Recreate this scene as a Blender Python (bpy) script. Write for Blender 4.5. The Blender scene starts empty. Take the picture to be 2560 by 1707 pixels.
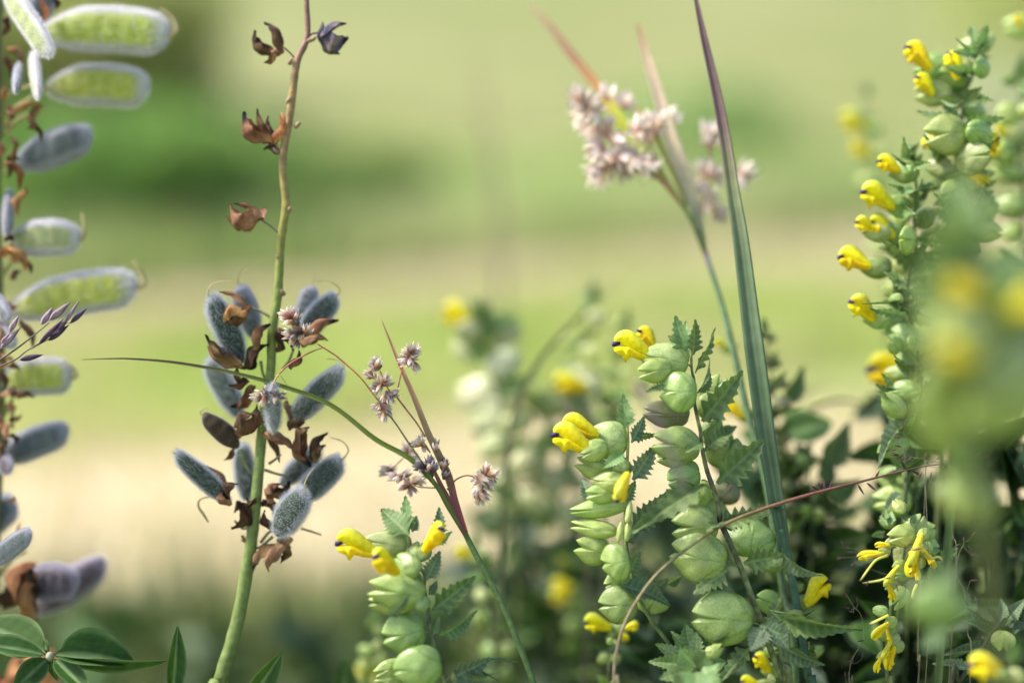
import bpy, math, random
import numpy as np
from mathutils import Vector, Matrix

R = random.Random(7)
NR = np.random.default_rng(7)
scene = bpy.context.scene
COL = scene.collection

# ------------------------------------------------------------------ camera, world, sun, exposure
CAM = Vector((0.0, 0.0, 0.50))
PITCH = math.radians(10.0)
LENS, SENSOR, FOCUS, FSTOP = 50.0, 36.0, 0.450, 1.9
cam_d = bpy.data.cameras.new('camera')
cam = bpy.data.objects.new('camera', cam_d)
COL.objects.link(cam)
cam.location = CAM
cam.rotation_euler = (math.pi / 2 - PITCH, 0, 0)
cam_d.lens, cam_d.sensor_width = LENS, SENSOR
cam_d.clip_start, cam_d.clip_end = 0.01, 500
cam_d.dof.use_dof = True
cam_d.dof.focus_distance = FOCUS
cam_d.dof.aperture_fstop = FSTOP
cam_d.dof.aperture_blades = 9
scene.camera = cam

SUN_EL, SUN_AZ = math.radians(50), math.radians(-88)     # azimuth from +Y (view direction), negative = left
world = bpy.data.worlds.new('World')
scene.world = world
world.use_nodes = True
wn = world.node_tree.nodes
sky = wn.new('ShaderNodeTexSky')
sky.sky_type = 'NISHITA'
sky.sun_disc = False
sky.sun_elevation = SUN_EL
sky.sun_rotation = SUN_AZ
sky.dust_density = 3.0
world.node_tree.links.new(sky.outputs[0], wn['Background'].inputs[0])
wn['Background'].inputs[1].default_value = 0.15
sun_d = bpy.data.lights.new('sun', 'SUN')
sun_d.energy, sun_d.angle, sun_d.color = 3.6, math.radians(10), (1.0, 0.94, 0.84)
sun = bpy.data.objects.new('sun', sun_d)
COL.objects.link(sun)
sdir = Vector((math.sin(SUN_AZ) * math.cos(SUN_EL), math.cos(SUN_AZ) * math.cos(SUN_EL), math.sin(SUN_EL)))
sun.rotation_euler = sdir.to_track_quat('Z', 'Y').to_euler()
sun.location = sdir * 20

vs = scene.view_settings
vs.view_transform, vs.look, vs.gamma, vs.exposure = 'Standard', 'None', 1.0, 1.3
vs.use_curve_mapping = False
scene.render.engine = 'CYCLES'
cy = scene.cycles
cy.use_denoising = True
cy.max_bounces, cy.diffuse_bounces, cy.glossy_bounces, cy.transmission_bounces = 8, 4, 2, 5
cy.sample_clamp_indirect = 6.0

# ------------------------------------------------------------------ photo pixel -> point in the place
FPX = LENS / SENSOR * 2560.0
AX_R = Vector((1, 0, 0))
AX_F = Vector((0, math.cos(PITCH), -math.sin(PITCH)))
AX_U = Vector((0, math.sin(PITCH), math.cos(PITCH)))
CROPS = {'S': (0, 0, 1.0), 'V': (0, 0, 1 / 1.0884), 'A': (0, 0, 2.45), 'B': (0, 540, 2.45), 'C': (0, 1067, 2.45), 'D': (480, 0, 2.45),
         'E': (400, 640, 1.985), 'Q': (840, 740, 2.376), 'G': (1300, 0, 1.96), 'H': (820, 1200, 3.092),
         'I': (1340, 760, 2.903), 'J': (1340, 1200, 3.092), 'K': (1960, 60, 2.24), 'L': (1960, 600, 2.613),
         'M': (1900, 1150, 2.815), 'N': (1080, 700, 2.6125), 'O': (1740, 760, 2.75)}


def P(c, x, y, d):
    ox, oy, s = CROPS[c]
    sx, sy = ox + x / s, oy + y / s
    return CAM + AX_F * d + AX_R * ((sx - 1280.0) / FPX * d) + AX_U * ((853.5 - sy) / FPX * d)


def mm(c, px, d):
    """length in metres of px pixels of a crop at depth d"""
    return px / CROPS[c][2] / FPX * d


# ------------------------------------------------------------------ materials
MATS = {}


def mat(name, rough=0.5, transl=0.0, spec=0.3, nscale=300.0, namt=0.18, rnd=0.12, hue=0.01, bump=0.0, bscale=800.0, sheen=0.0, tcol=1.25, bdist=0.0005, voro=0.0, gain=1.0):
    m = bpy.data.materials.new(name)
    m.use_nodes = True
    nt = m.node_tree
    n, l = nt.nodes, nt.links
    pb = n['Principled BSDF']
    out = n['Material Output']
    at = n.new('ShaderNodeAttribute'); at.attribute_name = 'Col'
    tc = n.new('ShaderNodeTexCoord')
    nz = n.new('ShaderNodeTexNoise'); nz.inputs['Scale'].default_value = nscale; nz.inputs['Detail'].default_value = 4
    l.new(tc.outputs['Object'], nz.inputs['Vector'])
    oi = n.new('ShaderNodeObjectInfo')
    m1 = n.new('ShaderNodeMapRange'); m1.inputs[1].default_value, m1.inputs[2].default_value = 0.25, 0.75
    m1.inputs[3].default_value, m1.inputs[4].default_value = 1 - namt, 1 + namt
    l.new(nz.outputs[0], m1.inputs[0])
    m2 = n.new('ShaderNodeMapRange'); m2.inputs[3].default_value, m2.inputs[4].default_value = gain * (1 - rnd), gain * (1 + rnd)
    l.new(oi.outputs['Random'], m2.inputs[0])
    mu = n.new('ShaderNodeMath'); mu.operation = 'MULTIPLY'
    l.new(m1.outputs[0], mu.inputs[0]); l.new(m2.outputs[0], mu.inputs[1])
    fac = mu.outputs[0]
    if voro:
        vo = n.new('ShaderNodeTexVoronoi'); vo.feature = 'DISTANCE_TO_EDGE'; vo.inputs['Scale'].default_value = voro
        l.new(tc.outputs['Object'], vo.inputs['Vector'])
        vm = n.new('ShaderNodeMapRange'); vm.inputs[1].default_value, vm.inputs[2].default_value = 0.0, 0.16
        vm.inputs[3].default_value, vm.inputs[4].default_value = 0.80, 1.04
        l.new(vo.outputs['Distance'], vm.inputs[0])
        mv = n.new('ShaderNodeMath'); mv.operation = 'MULTIPLY'
        l.new(fac, mv.inputs[0]); l.new(vm.outputs[0], mv.inputs[1])
        fac = mv.outputs[0]
    hs = n.new('ShaderNodeHueSaturation')
    l.new(at.outputs['Color'], hs.inputs['Color']); l.new(fac, hs.inputs['Value'])
    m3 = n.new('ShaderNodeMapRange'); m3.inputs[3].default_value, m3.inputs[4].default_value = 0.5 - hue, 0.5 + hue
    rr = n.new('ShaderNodeMath'); rr.operation = 'FRACT'
    r7 = n.new('ShaderNodeMath'); r7.operation = 'MULTIPLY'; r7.inputs[1].default_value = 7.31
    l.new(oi.outputs['Random'], r7.inputs[0]); l.new(r7.outputs[0], rr.inputs[0]); l.new(rr.outputs[0], m3.inputs[0])
    l.new(m3.outputs[0], hs.inputs['Hue'])
    l.new(hs.outputs[0], pb.inputs['Base Color'])
    pb.inputs['Roughness'].default_value = rough
    pb.inputs['Specular IOR Level'].default_value = spec
    if sheen:
        pb.inputs['Sheen Weight'].default_value = sheen
        pb.inputs['Sheen Roughness'].default_value = 0.4
    if bump:
        nb = n.new('ShaderNodeTexNoise'); nb.inputs['Scale'].default_value = bscale; nb.inputs['Detail'].default_value = 3
        l.new(tc.outputs['Object'], nb.inputs['Vector'])
        bp = n.new('ShaderNodeBump'); bp.inputs['Strength'].default_value = bump; bp.inputs['Distance'].default_value = bdist
        l.new(nb.outputs[0], bp.inputs['Height']); l.new(bp.outputs[0], pb.inputs['Normal'])
    if transl:
        tr = n.new('ShaderNodeBsdfTranslucent')
        bc = n.new('ShaderNodeHueSaturation'); bc.inputs['Saturation'].default_value = 1.1; bc.inputs['Value'].default_value = tcol
        l.new(hs.outputs[0], bc.inputs['Color']); l.new(bc.outputs[0], tr.inputs['Color'])
        mx = n.new('ShaderNodeMixShader'); mx.inputs[0].default_value = transl
        l.new(pb.outputs[0], mx.inputs[1]); l.new(tr.outputs[0], mx.inputs[2]); l.new(mx.outputs[0], out.inputs['Surface'])
    MATS[name] = m
    return m


M_LEAF = mat('leaf_blade', rough=0.5, transl=0.28, spec=0.35, nscale=6, namt=0.18, rnd=0.18, hue=0.012, bump=0.25, bscale=26, voro=16, gain=0.78)
M_LEAFLET = mat('leaflet_blade', rough=0.6, transl=0.2, spec=0.2, nscale=3, namt=0.32, rnd=0.12, hue=0.012, bump=0.15, bscale=14, gain=0.70)
M_CALYX = mat('calyx_skin', rough=0.34, transl=0.40, spec=0.7, nscale=1.6, namt=0.16, rnd=0.14, hue=0.014, bump=0.35, bscale=9, voro=8.5, tcol=1.15, bdist=0.0005, gain=0.86)
M_PETAL = mat('petal', rough=0.5, transl=0.35, spec=0.25, nscale=7, namt=0.2, rnd=0.12, hue=0.012, bump=0.3, bscale=10, bdist=0.0006, gain=0.90)
M_STEM = mat('stem_skin', rough=0.55, transl=0.0, spec=0.25, nscale=420, namt=0.34, rnd=0.05, bump=0.6, bscale=900, gain=0.78)
M_BLADE = mat('grass_blade_skin', rough=0.42, transl=0.45, spec=0.4, nscale=250, namt=0.14, rnd=0.08, bump=0.1, bscale=900, gain=0.80)
M_DRY = mat('withered_petal', rough=0.75, transl=0.18, spec=0.15, nscale=5, namt=0.4, rnd=0.35, hue=0.015, bump=0.5, bscale=16, gain=0.60)
M_FLORET = mat('floret_scale', rough=0.6, transl=0.3, spec=0.2, nscale=4, namt=0.2, rnd=0.25, hue=0.02, gain=0.85)
M_POD = mat('pod_skin', rough=0.6, transl=0.25, spec=0.25, nscale=9, namt=0.25, rnd=0.12, sheen=0.5, bump=0.3, bscale=30, gain=0.75)
M_FUZZ = mat('fuzz_hair', rough=0.5, transl=0.35, spec=0.3, nscale=5, namt=0.1, rnd=0.05, tcol=1.0, gain=0.85)
M_FAR = mat('far_foliage', rough=0.6, transl=0.45, spec=0.2, nscale=1.5, namt=0.2, rnd=0.06)
M_BARK = mat('bark', rough=0.85, nscale=8, namt=0.3, bump=0.5, bscale=30)


def ground_mat(name, stops, scale, rough=0.95, scale2=40.0):
    m = bpy.data.materials.new(name)
    m.use_nodes = True
    n, l = m.node_tree.nodes, m.node_tree.links
    pb = n['Principled BSDF']; pb.inputs['Roughness'].default_value = rough; pb.inputs['Specular IOR Level'].default_value = 0.1
    tc = n.new('ShaderNodeTexCoord')
    a = n.new('ShaderNodeTexNoise'); a.inputs['Scale'].default_value = scale; a.inputs['Detail'].default_value = 5
    b = n.new('ShaderNodeTexNoise'); b.inputs['Scale'].default_value = scale2; b.inputs['Detail'].default_value = 4
    l.new(tc.outputs['Object'], a.inputs['Vector']); l.new(tc.outputs['Object'], b.inputs['Vector'])
    ad = n.new('ShaderNodeMix'); ad.data_type = 'FLOAT'; ad.inputs[0].default_value = 0.35
    l.new(a.outputs[0], ad.inputs[2]); l.new(b.outputs[0], ad.inputs[3])
    cr = n.new('ShaderNodeValToRGB')
    el = cr.color_ramp.elements
    el[0].position, el[0].color = stops[0][0], (*stops[0][1], 1)
    el[1].position, el[1].color = stops[-1][0], (*stops[-1][1], 1)
    for p, c in stops[1:-1]:
        e = el.new(p); e.color = (*c, 1)
    l.new(ad.outputs[0], cr.inputs[0]); l.new(cr.outputs[0], pb.inputs['Base Color'])
    bp = n.new('ShaderNodeBump'); bp.inputs['Strength'].default_value = 0.6; bp.inputs['Distance'].default_value = 0.02
    l.new(b.outputs[0], bp.inputs['Height']); l.new(bp.outputs[0], pb.inputs['Normal'])
    return m


# ------------------------------------------------------------------ objects
WORLD_M = {}


def mk(name, V, F, C=None, smooth=True):
    me = bpy.data.meshes.new(name)
    me.from_pydata([tuple(map(float, v)) for v in V], [], [tuple(map(int, f)) for f in F])
    if C is not None:
        at = me.attributes.new('Col', 'FLOAT_COLOR', 'POINT')
        C = np.asarray(C, dtype=np.float32)
        if C.ndim == 1:
            C = np.tile(C, (len(V), 1))
        buf = np.ones((len(V), 4), dtype=np.float32); buf[:, :3] = C
        at.data.foreach_set('color', buf.ravel())
    if smooth:
        me.polygons.foreach_set('use_smooth', np.ones(len(me.polygons), dtype=bool))
    me.update()
    return me


def thing(name, label, cat, loc, group=None):
    o = bpy.data.objects.new(name, None)
    o.empty_display_size = 0.02
    COL.objects.link(o)
    o.location = loc
    o['label'], o['category'] = label, cat
    if group:
        o['group'] = group
    WORLD_M[o] = Matrix.Translation(loc)
    return o


def part(name, me, m, parent, W=None, kind=None, label=None):
    """W: world matrix of the piece; None = mesh given in world coordinates relative to the thing's base"""
    o = bpy.data.objects.new(name, me)
    if m is not None and not me.materials:
        me.materials.append(m)
    COL.objects.link(o)
    o.parent = parent
    pw = WORLD_M[parent]
    if W is None:
        r = parent
        while r.parent is not None:
            r = r.parent
        W = WORLD_M[r]
    o.matrix_parent_inverse = pw.inverted()
    o.matrix_basis = W
    WORLD_M[o] = W
    if kind:
        o['kind'] = kind
    if label:
        o['label'] = label
    return o


def solo(name, me, m, label=None, cat=None, kind=None, group=None, loc=(0, 0, 0)):
    o = bpy.data.objects.new(name, me)
    if m is not None and not me.materials:
        me.materials.append(m)
    COL.objects.link(o)
    o.location = loc
    if label: o['label'] = label
    if cat: o['category'] = cat
    if kind: o['kind'] = kind
    if group: o['group'] = group
    return o


# ------------------------------------------------------------------ shape helpers
def lerp(a, b, t):
    return a + (b - a) * t


def lut(keys, t):
    """piecewise-linear lookup in [(t, value or tuple)]"""
    if t <= keys[0][0]:
        return np.asarray(keys[0][1], dtype=float)
    for (a, va), (b, vb) in zip(keys, keys[1:]):
        if t <= b:
            f = (t - a) / max(b - a, 1e-9)
            return np.asarray(va, float) * (1 - f) + np.asarray(vb, float) * f
    return np.asarray(keys[-1][1], dtype=float)


def catmull(pts, vals, sub):
    """smooth a list of Vectors and parallel values"""
    n = len(pts)
    op, ov = [], []
    for i in range(n - 1):
        p0, p1, p2, p3 = pts[max(i - 1, 0)], pts[i], pts[i + 1], pts[min(i + 2, n - 1)]
        for k in range(sub):
            t = k / sub
            t2, t3 = t * t, t * t * t
            op.append(0.5 * ((2 * p1) + (p2 - p0) * t + (2 * p0 - 5 * p1 + 4 * p2 - p3) * t2 + (3 * p1 - p0 - 3 * p2 + p3) * t3))
            ov.append(vals[i] * (1 - t) + vals[i + 1] * t)
    op.append(pts[-1]); ov.append(vals[-1])
    return op, ov


def tube_geo(pts, rad, cols, org, n=8, sub=5, ridge=0.0, bumpy=0.0, vis=None):
    """tapered tube; cols: [(t, rgb)] along it; org is subtracted"""
    end = None if vis is None else (vis - 1) * sub
    pts, rad = catmull(pts, rad, sub)
    V, F, C = [], [], []
    L = [0.0]
    for a, b in zip(pts, pts[1:]):
        L.append(L[-1] + (b - a).length)
    prev = None
    for i, p in enumerate(pts):
        t = (pts[min(i + 1, len(pts) - 1)] - pts[max(i - 1, 0)]).normalized()
        if prev is None:
            prev = t.orthogonal().normalized()
        u = (prev - t * prev.dot(t))
        u = u.normalized() if u.length > 1e-6 else t.orthogonal().normalized()
        prev = u
        w = t.cross(u)
        f = min(1.0, L[i] / max(L[-1] if end is None else L[end], 1e-9))
        c = lut(cols, f)
        bb = 1 + bumpy * (R.random() - 0.5)
        for k in range(n):
            a = 2 * math.pi * k / n
            r = rad[i] * bb * (1 + ridge * math.cos(4 * a))
            V.append(p - org + u * (math.cos(a) * r) + w * (math.sin(a) * r))
            C.append(c)
    m = len(pts)
    for i in range(m - 1):
        for k in range(n):
            F.append((i * n + k, i * n + (k + 1) % n, (i + 1) * n + (k + 1) % n, (i + 1) * n + k))
    V.append(pts[0] - org); C.append(lut(cols, 0)); V.append(pts[-1] - org); C.append(lut(cols, 1))
    for k in range(n):
        F.append((m * n, (k + 1) % n, k)); F.append((m * n + 1, (m - 1) * n + k, (m - 1) * n + (k + 1) % n))
    return V, F, C


VIS = {}     # stem point lists that end in two points below the picture


def root_of(o):
    while o.parent is not None:
        o = o.parent
    return o


def tube(name, parent, pts, rad, cols, m=None, **kw):
    org = WORLD_M[root_of(parent)].translation
    if not isinstance(cols[0], tuple) or len(cols[0]) == 3:
        cols = [(0, cols), (1, cols)]
    if id(pts) in VIS:
        kw['vis'] = len(pts) - 2
    V, F, C = tube_geo(pts, rad, cols, org, **kw)
    return part(name, mk(name, V, F, C), m or M_STEM, parent)


def blade(name, parent, pts, wid, cols, m=None, face=None, fold=0.25, ribs=0, sub=6, twist=0.0, stripe=None):
    """long leaf: V-folded ribbon with longitudinal ribs and a little thickness; face = direction the blade faces"""
    org = WORLD_M[root_of(parent)].translation
    pts, wid = catmull(pts, wid, sub)
    K = 9
    V, F, C = [], [], []
    m_ = len(pts)
    for i, p in enumerate(pts):
        t = (pts[min(i + 1, m_ - 1)] - pts[max(i - 1, 0)]).normalized()
        fc = (face if face is not None else (CAM - p)).normalized()
        s = t.cross(fc).normalized()
        nn = s.cross(t).normalized()
        if twist:
            a = twist * i / m_
            s, nn = s * math.cos(a) + nn * math.sin(a), nn * math.cos(a) - s * math.sin(a)
        f = i / (m_ - 1)
        for side in (0, 1):
            for k in range(K):
                v = k / (K - 1) * 2 - 1
                z = abs(v) * fold * wid[i] + (0.06 * wid[i] * math.cos(v * math.pi * ribs) if ribs else 0)
                z -= side * (0.10 * wid[i] * (1 - v * v) + 0.00003)
                V.append(p - org + s * (v * wid[i]) + nn * z)
                c = lut(cols, f)
                if stripe is not None:
                    c = c * (1 + stripe * math.cos(v * math.pi * (ribs or 4)))
                C.append(c)
    for i in range(m_ - 1):
        for side in (0, 1):
            for k in range(K - 1):
                a = i * 2 * K + side * K + k
                b = a + 2 * K
                F.append((a, a + 1, b + 1, b) if side == 0 else (a, b, b + 1, a + 1))
        for k, fl in ((0, 0), (K - 1, 1)):
            a0, a1 = i * 2 * K + k, i * 2 * K + K + k
            F.append((a0, a0 + 2 * K, a1 + 2 * K, a1) if not fl else (a0, a1, a1 + 2 * K, a0 + 2 * K))
    return part(name, mk(name, V, F, C), m or M_BLADE, parent)


def frame(o, x, z, sx, sy, sz):
    """matrix with origin o, X axis along x, Z axis near z"""
    x = x.normalized()
    y = z.cross(x)
    y = y.normalized() if y.length > 1e-6 else x.orthogonal().normalized()
    z = x.cross(y).normalized()
    return Matrix(((x.x * sx, y.x * sy, z.x * sz, o.x), (x.y * sx, y.y * sy, z.y * sz, o.y), (x.z * sx, y.z * sy, z.z * sz, o.z), (0, 0, 0, 1)))


# ------------------------------------------------------------------ prototypes (unit size, shared mesh data)
def proto_toothed(seed, nt, deep, droop, fold, dark, light, narrow=1.0, wav=0.05):
    """bract leaf with forward teeth: X 0..1 base to tip, Y half width up to 1, Z normal"""
    r = random.Random(seed)
    st = []
    # stations: valley / peak pairs
    s = 0.02
    st.append((0.0, 0.10))
    for i in range(nt):
        s0 = 0.03 + 0.93 * (i / nt) ** 0.92
        s1 = 0.03 + 0.93 * ((i + 1) / nt) ** 0.92
        pk = s0 + (s1 - s0) * 0.78

        def prof(q):
            return (0.18 + 0.82 * min(1, q / 0.22) ** 0.7) * (1 - q) ** (0.72 * narrow) * 1.18
        dp = deep * (1 - 0.45 * i / nt) * r.uniform(0.8, 1.15)
        st.append((s0 + (s1 - s0) * 0.05, prof(s0) * (1 - dp)))
        st.append((s0 + (s1 - s0) * 0.45, prof(pk) * (1 - dp * 0.42)))
        st.append((pk, prof(pk)))
    st.append((1.0, 0.0))
    J = 5
    V, F, C = [], [], []
    dark, light = np.array(dark), np.array(light)
    n = len(st)
    for i, (q, w) in enumerate(st):
        ph = i % 3
        for j in range(-J, J + 1):
            v = j / J
            av = abs(v)
            x = q + (0.10 * av ** 1.3) * (1 - q) * (1 if q > 0 else 0)
            y = v * w
            z = fold * av * w * 0.35 - droop * q * q + wav * math.sin(q * 9 + seed) * av + (0.035 if ph == 2 else -0.02) * av * (1 - q)
            V.append((x, y, z))
            vein = 1.0 if ph == 0 else 0.0
            c = dark * (1 - 0.25 * av) + light * 0.25 * av
            if j == 0:
                c = lerp(dark, light, 0.75)
            elif ph == 1 and 0.1 < av < 0.9:
                c = lerp(dark, light, 0.42)
            if av == 1 and ph == 2:
                c = lerp(dark, light, 0.8)
            C.append(c)
    K = 2 * J + 1
    for i in range(n - 1):
        for j in range(K - 1):
            a = i * K + j
            F.append((a, a + K, a + K + 1, a + 1))
    return mk('bract', V, F, C)


GREEN_D, GREEN_L = (0.085, 0.155, 0.046), (0.27, 0.37, 0.13)
TOOTHED = [proto_toothed(1, 6, 0.48, 0.10, 0.5, GREEN_D, GREEN_L), proto_toothed(2, 8, 0.40, 0.22, 0.7, GREEN_D, GREEN_L),
           proto_toothed(3, 6, 0.60, 0.02, 0.4, GREEN_D, GREEN_L), proto_toothed(4, 9, 0.26, 0.42, 0.9, GREEN_D, GREEN_L, 1.15)]
PALE_D, PALE_L = (0.13, 0.24, 0.075), (0.33, 0.44, 0.18)
TOOTHED_PALE = [proto_toothed(11, 6, 0.50, 0.10, 0.5, PALE_D, PALE_L), proto_toothed(12, 8, 0.44, 0.25, 0.7, PALE_D, PALE_L),
                proto_toothed(13, 6, 0.46, 0.05, 0.4, PALE_D, PALE_L)]
BLUE_D, BLUE_L = (0.078, 0.14, 0.066), (0.28, 0.37, 0.20)
SHADE_D, SHADE_L = (0.028, 0.065, 0.034), (0.10, 0.16, 0.09)  # blocked sun on the lower herbs, put into darker leaf colours
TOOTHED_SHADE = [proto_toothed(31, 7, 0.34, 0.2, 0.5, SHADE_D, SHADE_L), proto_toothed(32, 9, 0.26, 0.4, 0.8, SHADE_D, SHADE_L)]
TOOTHED_BLUE = [proto_toothed(21, 7, 0.48, 0.15, 0.5, BLUE_D, BLUE_L), proto_toothed(22, 9, 0.28, 0.45, 0.9, BLUE_D, BLUE_L)]
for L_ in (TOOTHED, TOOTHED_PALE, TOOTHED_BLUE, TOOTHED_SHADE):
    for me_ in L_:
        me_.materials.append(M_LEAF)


def proto_leaflet(seed, wmax, fold, droop, dark, light):
    V, F, C = [], [], []
    n, J = 16, 4
    dark, light = np.array(dark), np.array(light)
    for i in range(n + 1):
        q = i / n
        w = wmax * (math.sin(math.pi * min(1, q ** 0.8)) ** 0.75 if 0 < q < 1 else 0) + 0.015 * (1 - q)
        for j in range(-J, J + 1):
            v = j / J
            z = fold * abs(v) * w - droop * q * q + 0.012 * math.sin(q * 14 + seed + 2 * v) * abs(v)
            V.append((q + 0.06 * abs(v) * (1 - q), v * w, z))
            c = dark * (1 + 0.12 * math.sin(q * 60 - 6 * abs(v)))
            if j == 0:
                c = lerp(dark, light, 0.8)
            if abs(j) == J:
                c = lerp(dark, light, 0.6)
            C.append(c)
    K = 2 * J + 1
    for i in range(n):
        for j in range(K - 1):
            a = i * K + j
            F.append((a, a + K, a + K + 1, a + 1))
    me = mk('leaflet', V, F, C)
    me.materials.append(M_LEAFLET)
    return me


LUP_D, LUP_L = (0.040, 0.098, 0.018), (0.20, 0.29, 0.12)
LEAFLET = [proto_leaflet(1, 1.0, 0.35, 0.05, LUP_D, LUP_L), proto_leaflet(2, 1.0, 0.9, 0.12, LUP_D, LUP_L), proto_leaflet(3, 1.0, 0.2, 0.2, LUP_D, LUP_L)]


def proto_calyx(seed, notch, teeth, T=0.46, beak=1.16, tint=(0.37, 0.50, 0.165), deep=(0.20, 0.33, 0.07)):
    """inflated flattened calyx: X towards the mouth, Z up, Y thickness; radius ~1"""
    r = random.Random(seed)
    NA, NR_ = 104, 14
    tint, deep = np.array(tint), np.array(deep)
    ph = [r.uniform(0, 6.28) for _ in range(4)]

    def Rout(a):
        # a: angle from the mouth direction
        d = abs((a + math.pi) % (2 * math.pi) - math.pi)
        base = 1.0 + 0.035 * math.sin(2 * a + ph[0]) + 0.03 * math.sin(3 * a + ph[1])
        pk = teeth
        if d < pk:
            f = d / pk
            return lerp(notch, beak, f ** 0.75)
        f = min(1, (d - pk) / 0.65)
        b = lerp(beak, base, 1 - (1 - f) ** 1.6)
        # narrower towards the stalk
        if d > 2.2:
            g = (d - 2.2) / (math.pi - 2.2)
            b *= 1 - 0.10 * g * g
        return b
    angs = []
    for k in range(NA):
        angs.append(2 * math.pi * k / NA)
    # put exact teeth and notch angles in
    angs = sorted(angs + [teeth, 2 * math.pi - teeth])
    NA = len(angs)
    V, C = [], []
    idx = {}

    def col(x, z, rr):
        phi = math.atan2(z, x + 1.05)
        v = max(0, math.cos(phi * 9 + 0.9 * math.sin(2.2 * x + ph[2]) + 0.5 * math.sin(5 * z + ph[0])))
        c = lerp(tint, deep, 0.85 * v ** 10)
        e = max(0, (rr - 0.80) / 0.2)
        c = lerp(c, deep, 0.45 * e * e)
        c = lerp(c, deep, 0.35 * max(0, -x - 0.55))
        return c
    for side in (1, -1):
        idx[(side, 0)] = len(V)
        V.append((0, side * T, 0)); C.append(col(0, 0, 0))
        for ri in range(1, NR_ + 1):
            rr = (ri / NR_) ** 0.85
            if ri == NR_ and side == -1:
                break
            idx[(side, ri)] = len(V)
            for a in angs:
                ro = Rout(a)
                x, z = math.cos(a) * ro * rr, math.sin(a) * ro * rr
                d = abs((a + math.pi) % (2 * math.pi) - math.pi)
                th = T * max(0.0, 1 - rr ** 2.4) ** 0.62
                th *= 1 - 0.35 * max(0, math.cos(d)) * rr          # thinner towards the mouth
                phi = math.atan2(z, x + 1.1)
                th *= 1 + 0.10 * math.cos(phi * 5.5 + ph[3] + side) * rr + 0.05 * math.sin(x * 7 + ph[1]) * math.sin(z * 6 + ph[2])
                yy = side * th + (0.05 * side if ri == NR_ else 0) * 0
                if ri == NR_:
                    yy = 0.03 * math.sin(a * 5 + ph[0])
                V.append((x, yy, z)); C.append(col(x, z, rr))
    F = []
    for side in (1, -1):
        c0 = idx[(side, 0)]
        for k in range(NA):
            k2 = (k + 1) % NA
            a, b = idx[(side, 1)] + k, idx[(side, 1)] + k2
            F.append((c0, b, a) if side == 1 else (c0, a, b))
            for ri in range(1, NR_):
                i0 = idx[(side, ri)]
                i1 = idx[(side, ri + 1)] if not (ri + 1 == NR_ and side == -1) else idx[(1, NR_)]
                q = (i0 + k, i0 + k2, i1 + k2, i1 + k)
                F.append(q if side == 1 else q[::-1])
    me = mk('calyx', V, F, C)
    me.materials.append(M_CALYX)
    return me


CALYX = [proto_calyx(1, 0.72, 0.17), proto_calyx(2, 0.80, 0.22, T=0.5), proto_calyx(3, 0.62, 0.26, beak=1.22), proto_calyx(4, 0.9, 0.12, T=0.42, beak=1.1)]
CALYX_PALE = [proto_calyx(5, 0.75, 0.2, tint=(0.48, 0.59, 0.19), deep=(0.28, 0.41, 0.09)), proto_calyx(6, 0.62, 0.3, beak=1.25, tint=(0.46, 0.58, 0.18), deep=(0.28, 0.41, 0.09)),
              proto_calyx(7, 0.85, 0.15, tint=(0.52, 0.60, 0.25), deep=(0.30, 0.41, 0.11))]
CALYX_SUNLIT = [proto_calyx(9, 0.75, 0.2, tint=(0.68, 0.70, 0.40), deep=(0.45, 0.54, 0.20)), proto_calyx(10, 0.85, 0.2, tint=(0.74, 0.74, 0.50), deep=(0.5, 0.58, 0.22))]  # sunlight on the blurred rear plants, put into the calyx tint
CALYX_DULL = [proto_calyx(8, 0.75, 0.2, tint=(0.31, 0.32, 0.17), deep=(0.19, 0.17, 0.09))]


def loft(secs, n=14, cfun=None, lobes=None):
    """secs: [(x, z0, z1, halfy)]; elliptical sections along X"""
    V, F, C = [], [], []
    for i, (x, z0, z1, hy) in enumerate(secs):
        zc, hz = (z0 + z1) / 2, (z1 - z0) / 2
        for k in range(n):
            a = 2 * math.pi * k / n
            wr = 1 + 0.07 * math.sin(3 * a + 9 * x) + 0.05 * math.sin(5 * a - 14 * x)
            V.append((x + 0.012 * math.sin(4 * a + 7 * x), hy * wr * math.cos(a), zc + hz * (0.5 + 0.5 * wr) * math.sin(a)))
            C.append(cfun(x, math.sin(a)))
    for i in range(len(secs) - 1):
        for k in range(n):
            a, b = i * n + k, i * n + (k + 1) % n
            F.append((a, b, b + n, a + n))
    m = len(secs)
    V.append((secs[-1][0] + 0.01, 0, (secs[-1][1] + secs[-1][2]) / 2)); C.append(cfun(secs[-1][0], 0))
    for k in range(n):
        F.append((m * n, (m - 1) * n + k, (m - 1) * n + (k + 1) % n))
    return V, F, C


YEL, YGR, ORA = np.array((0.80, 0.69, 0.012)), np.array((0.50, 0.60, 0.10)), np.array((0.82, 0.60, 0.006))


def hood_col(x, s):
    return lerp(YEL, YGR, max(0, min(1, (s * 1.2 - 0.15) * (0.3 + 0.9 * x))))


def lip_col(x, s):
    return lerp(YEL, ORA, 0.5 + 0.4 * math.sin(5 * x))


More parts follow.
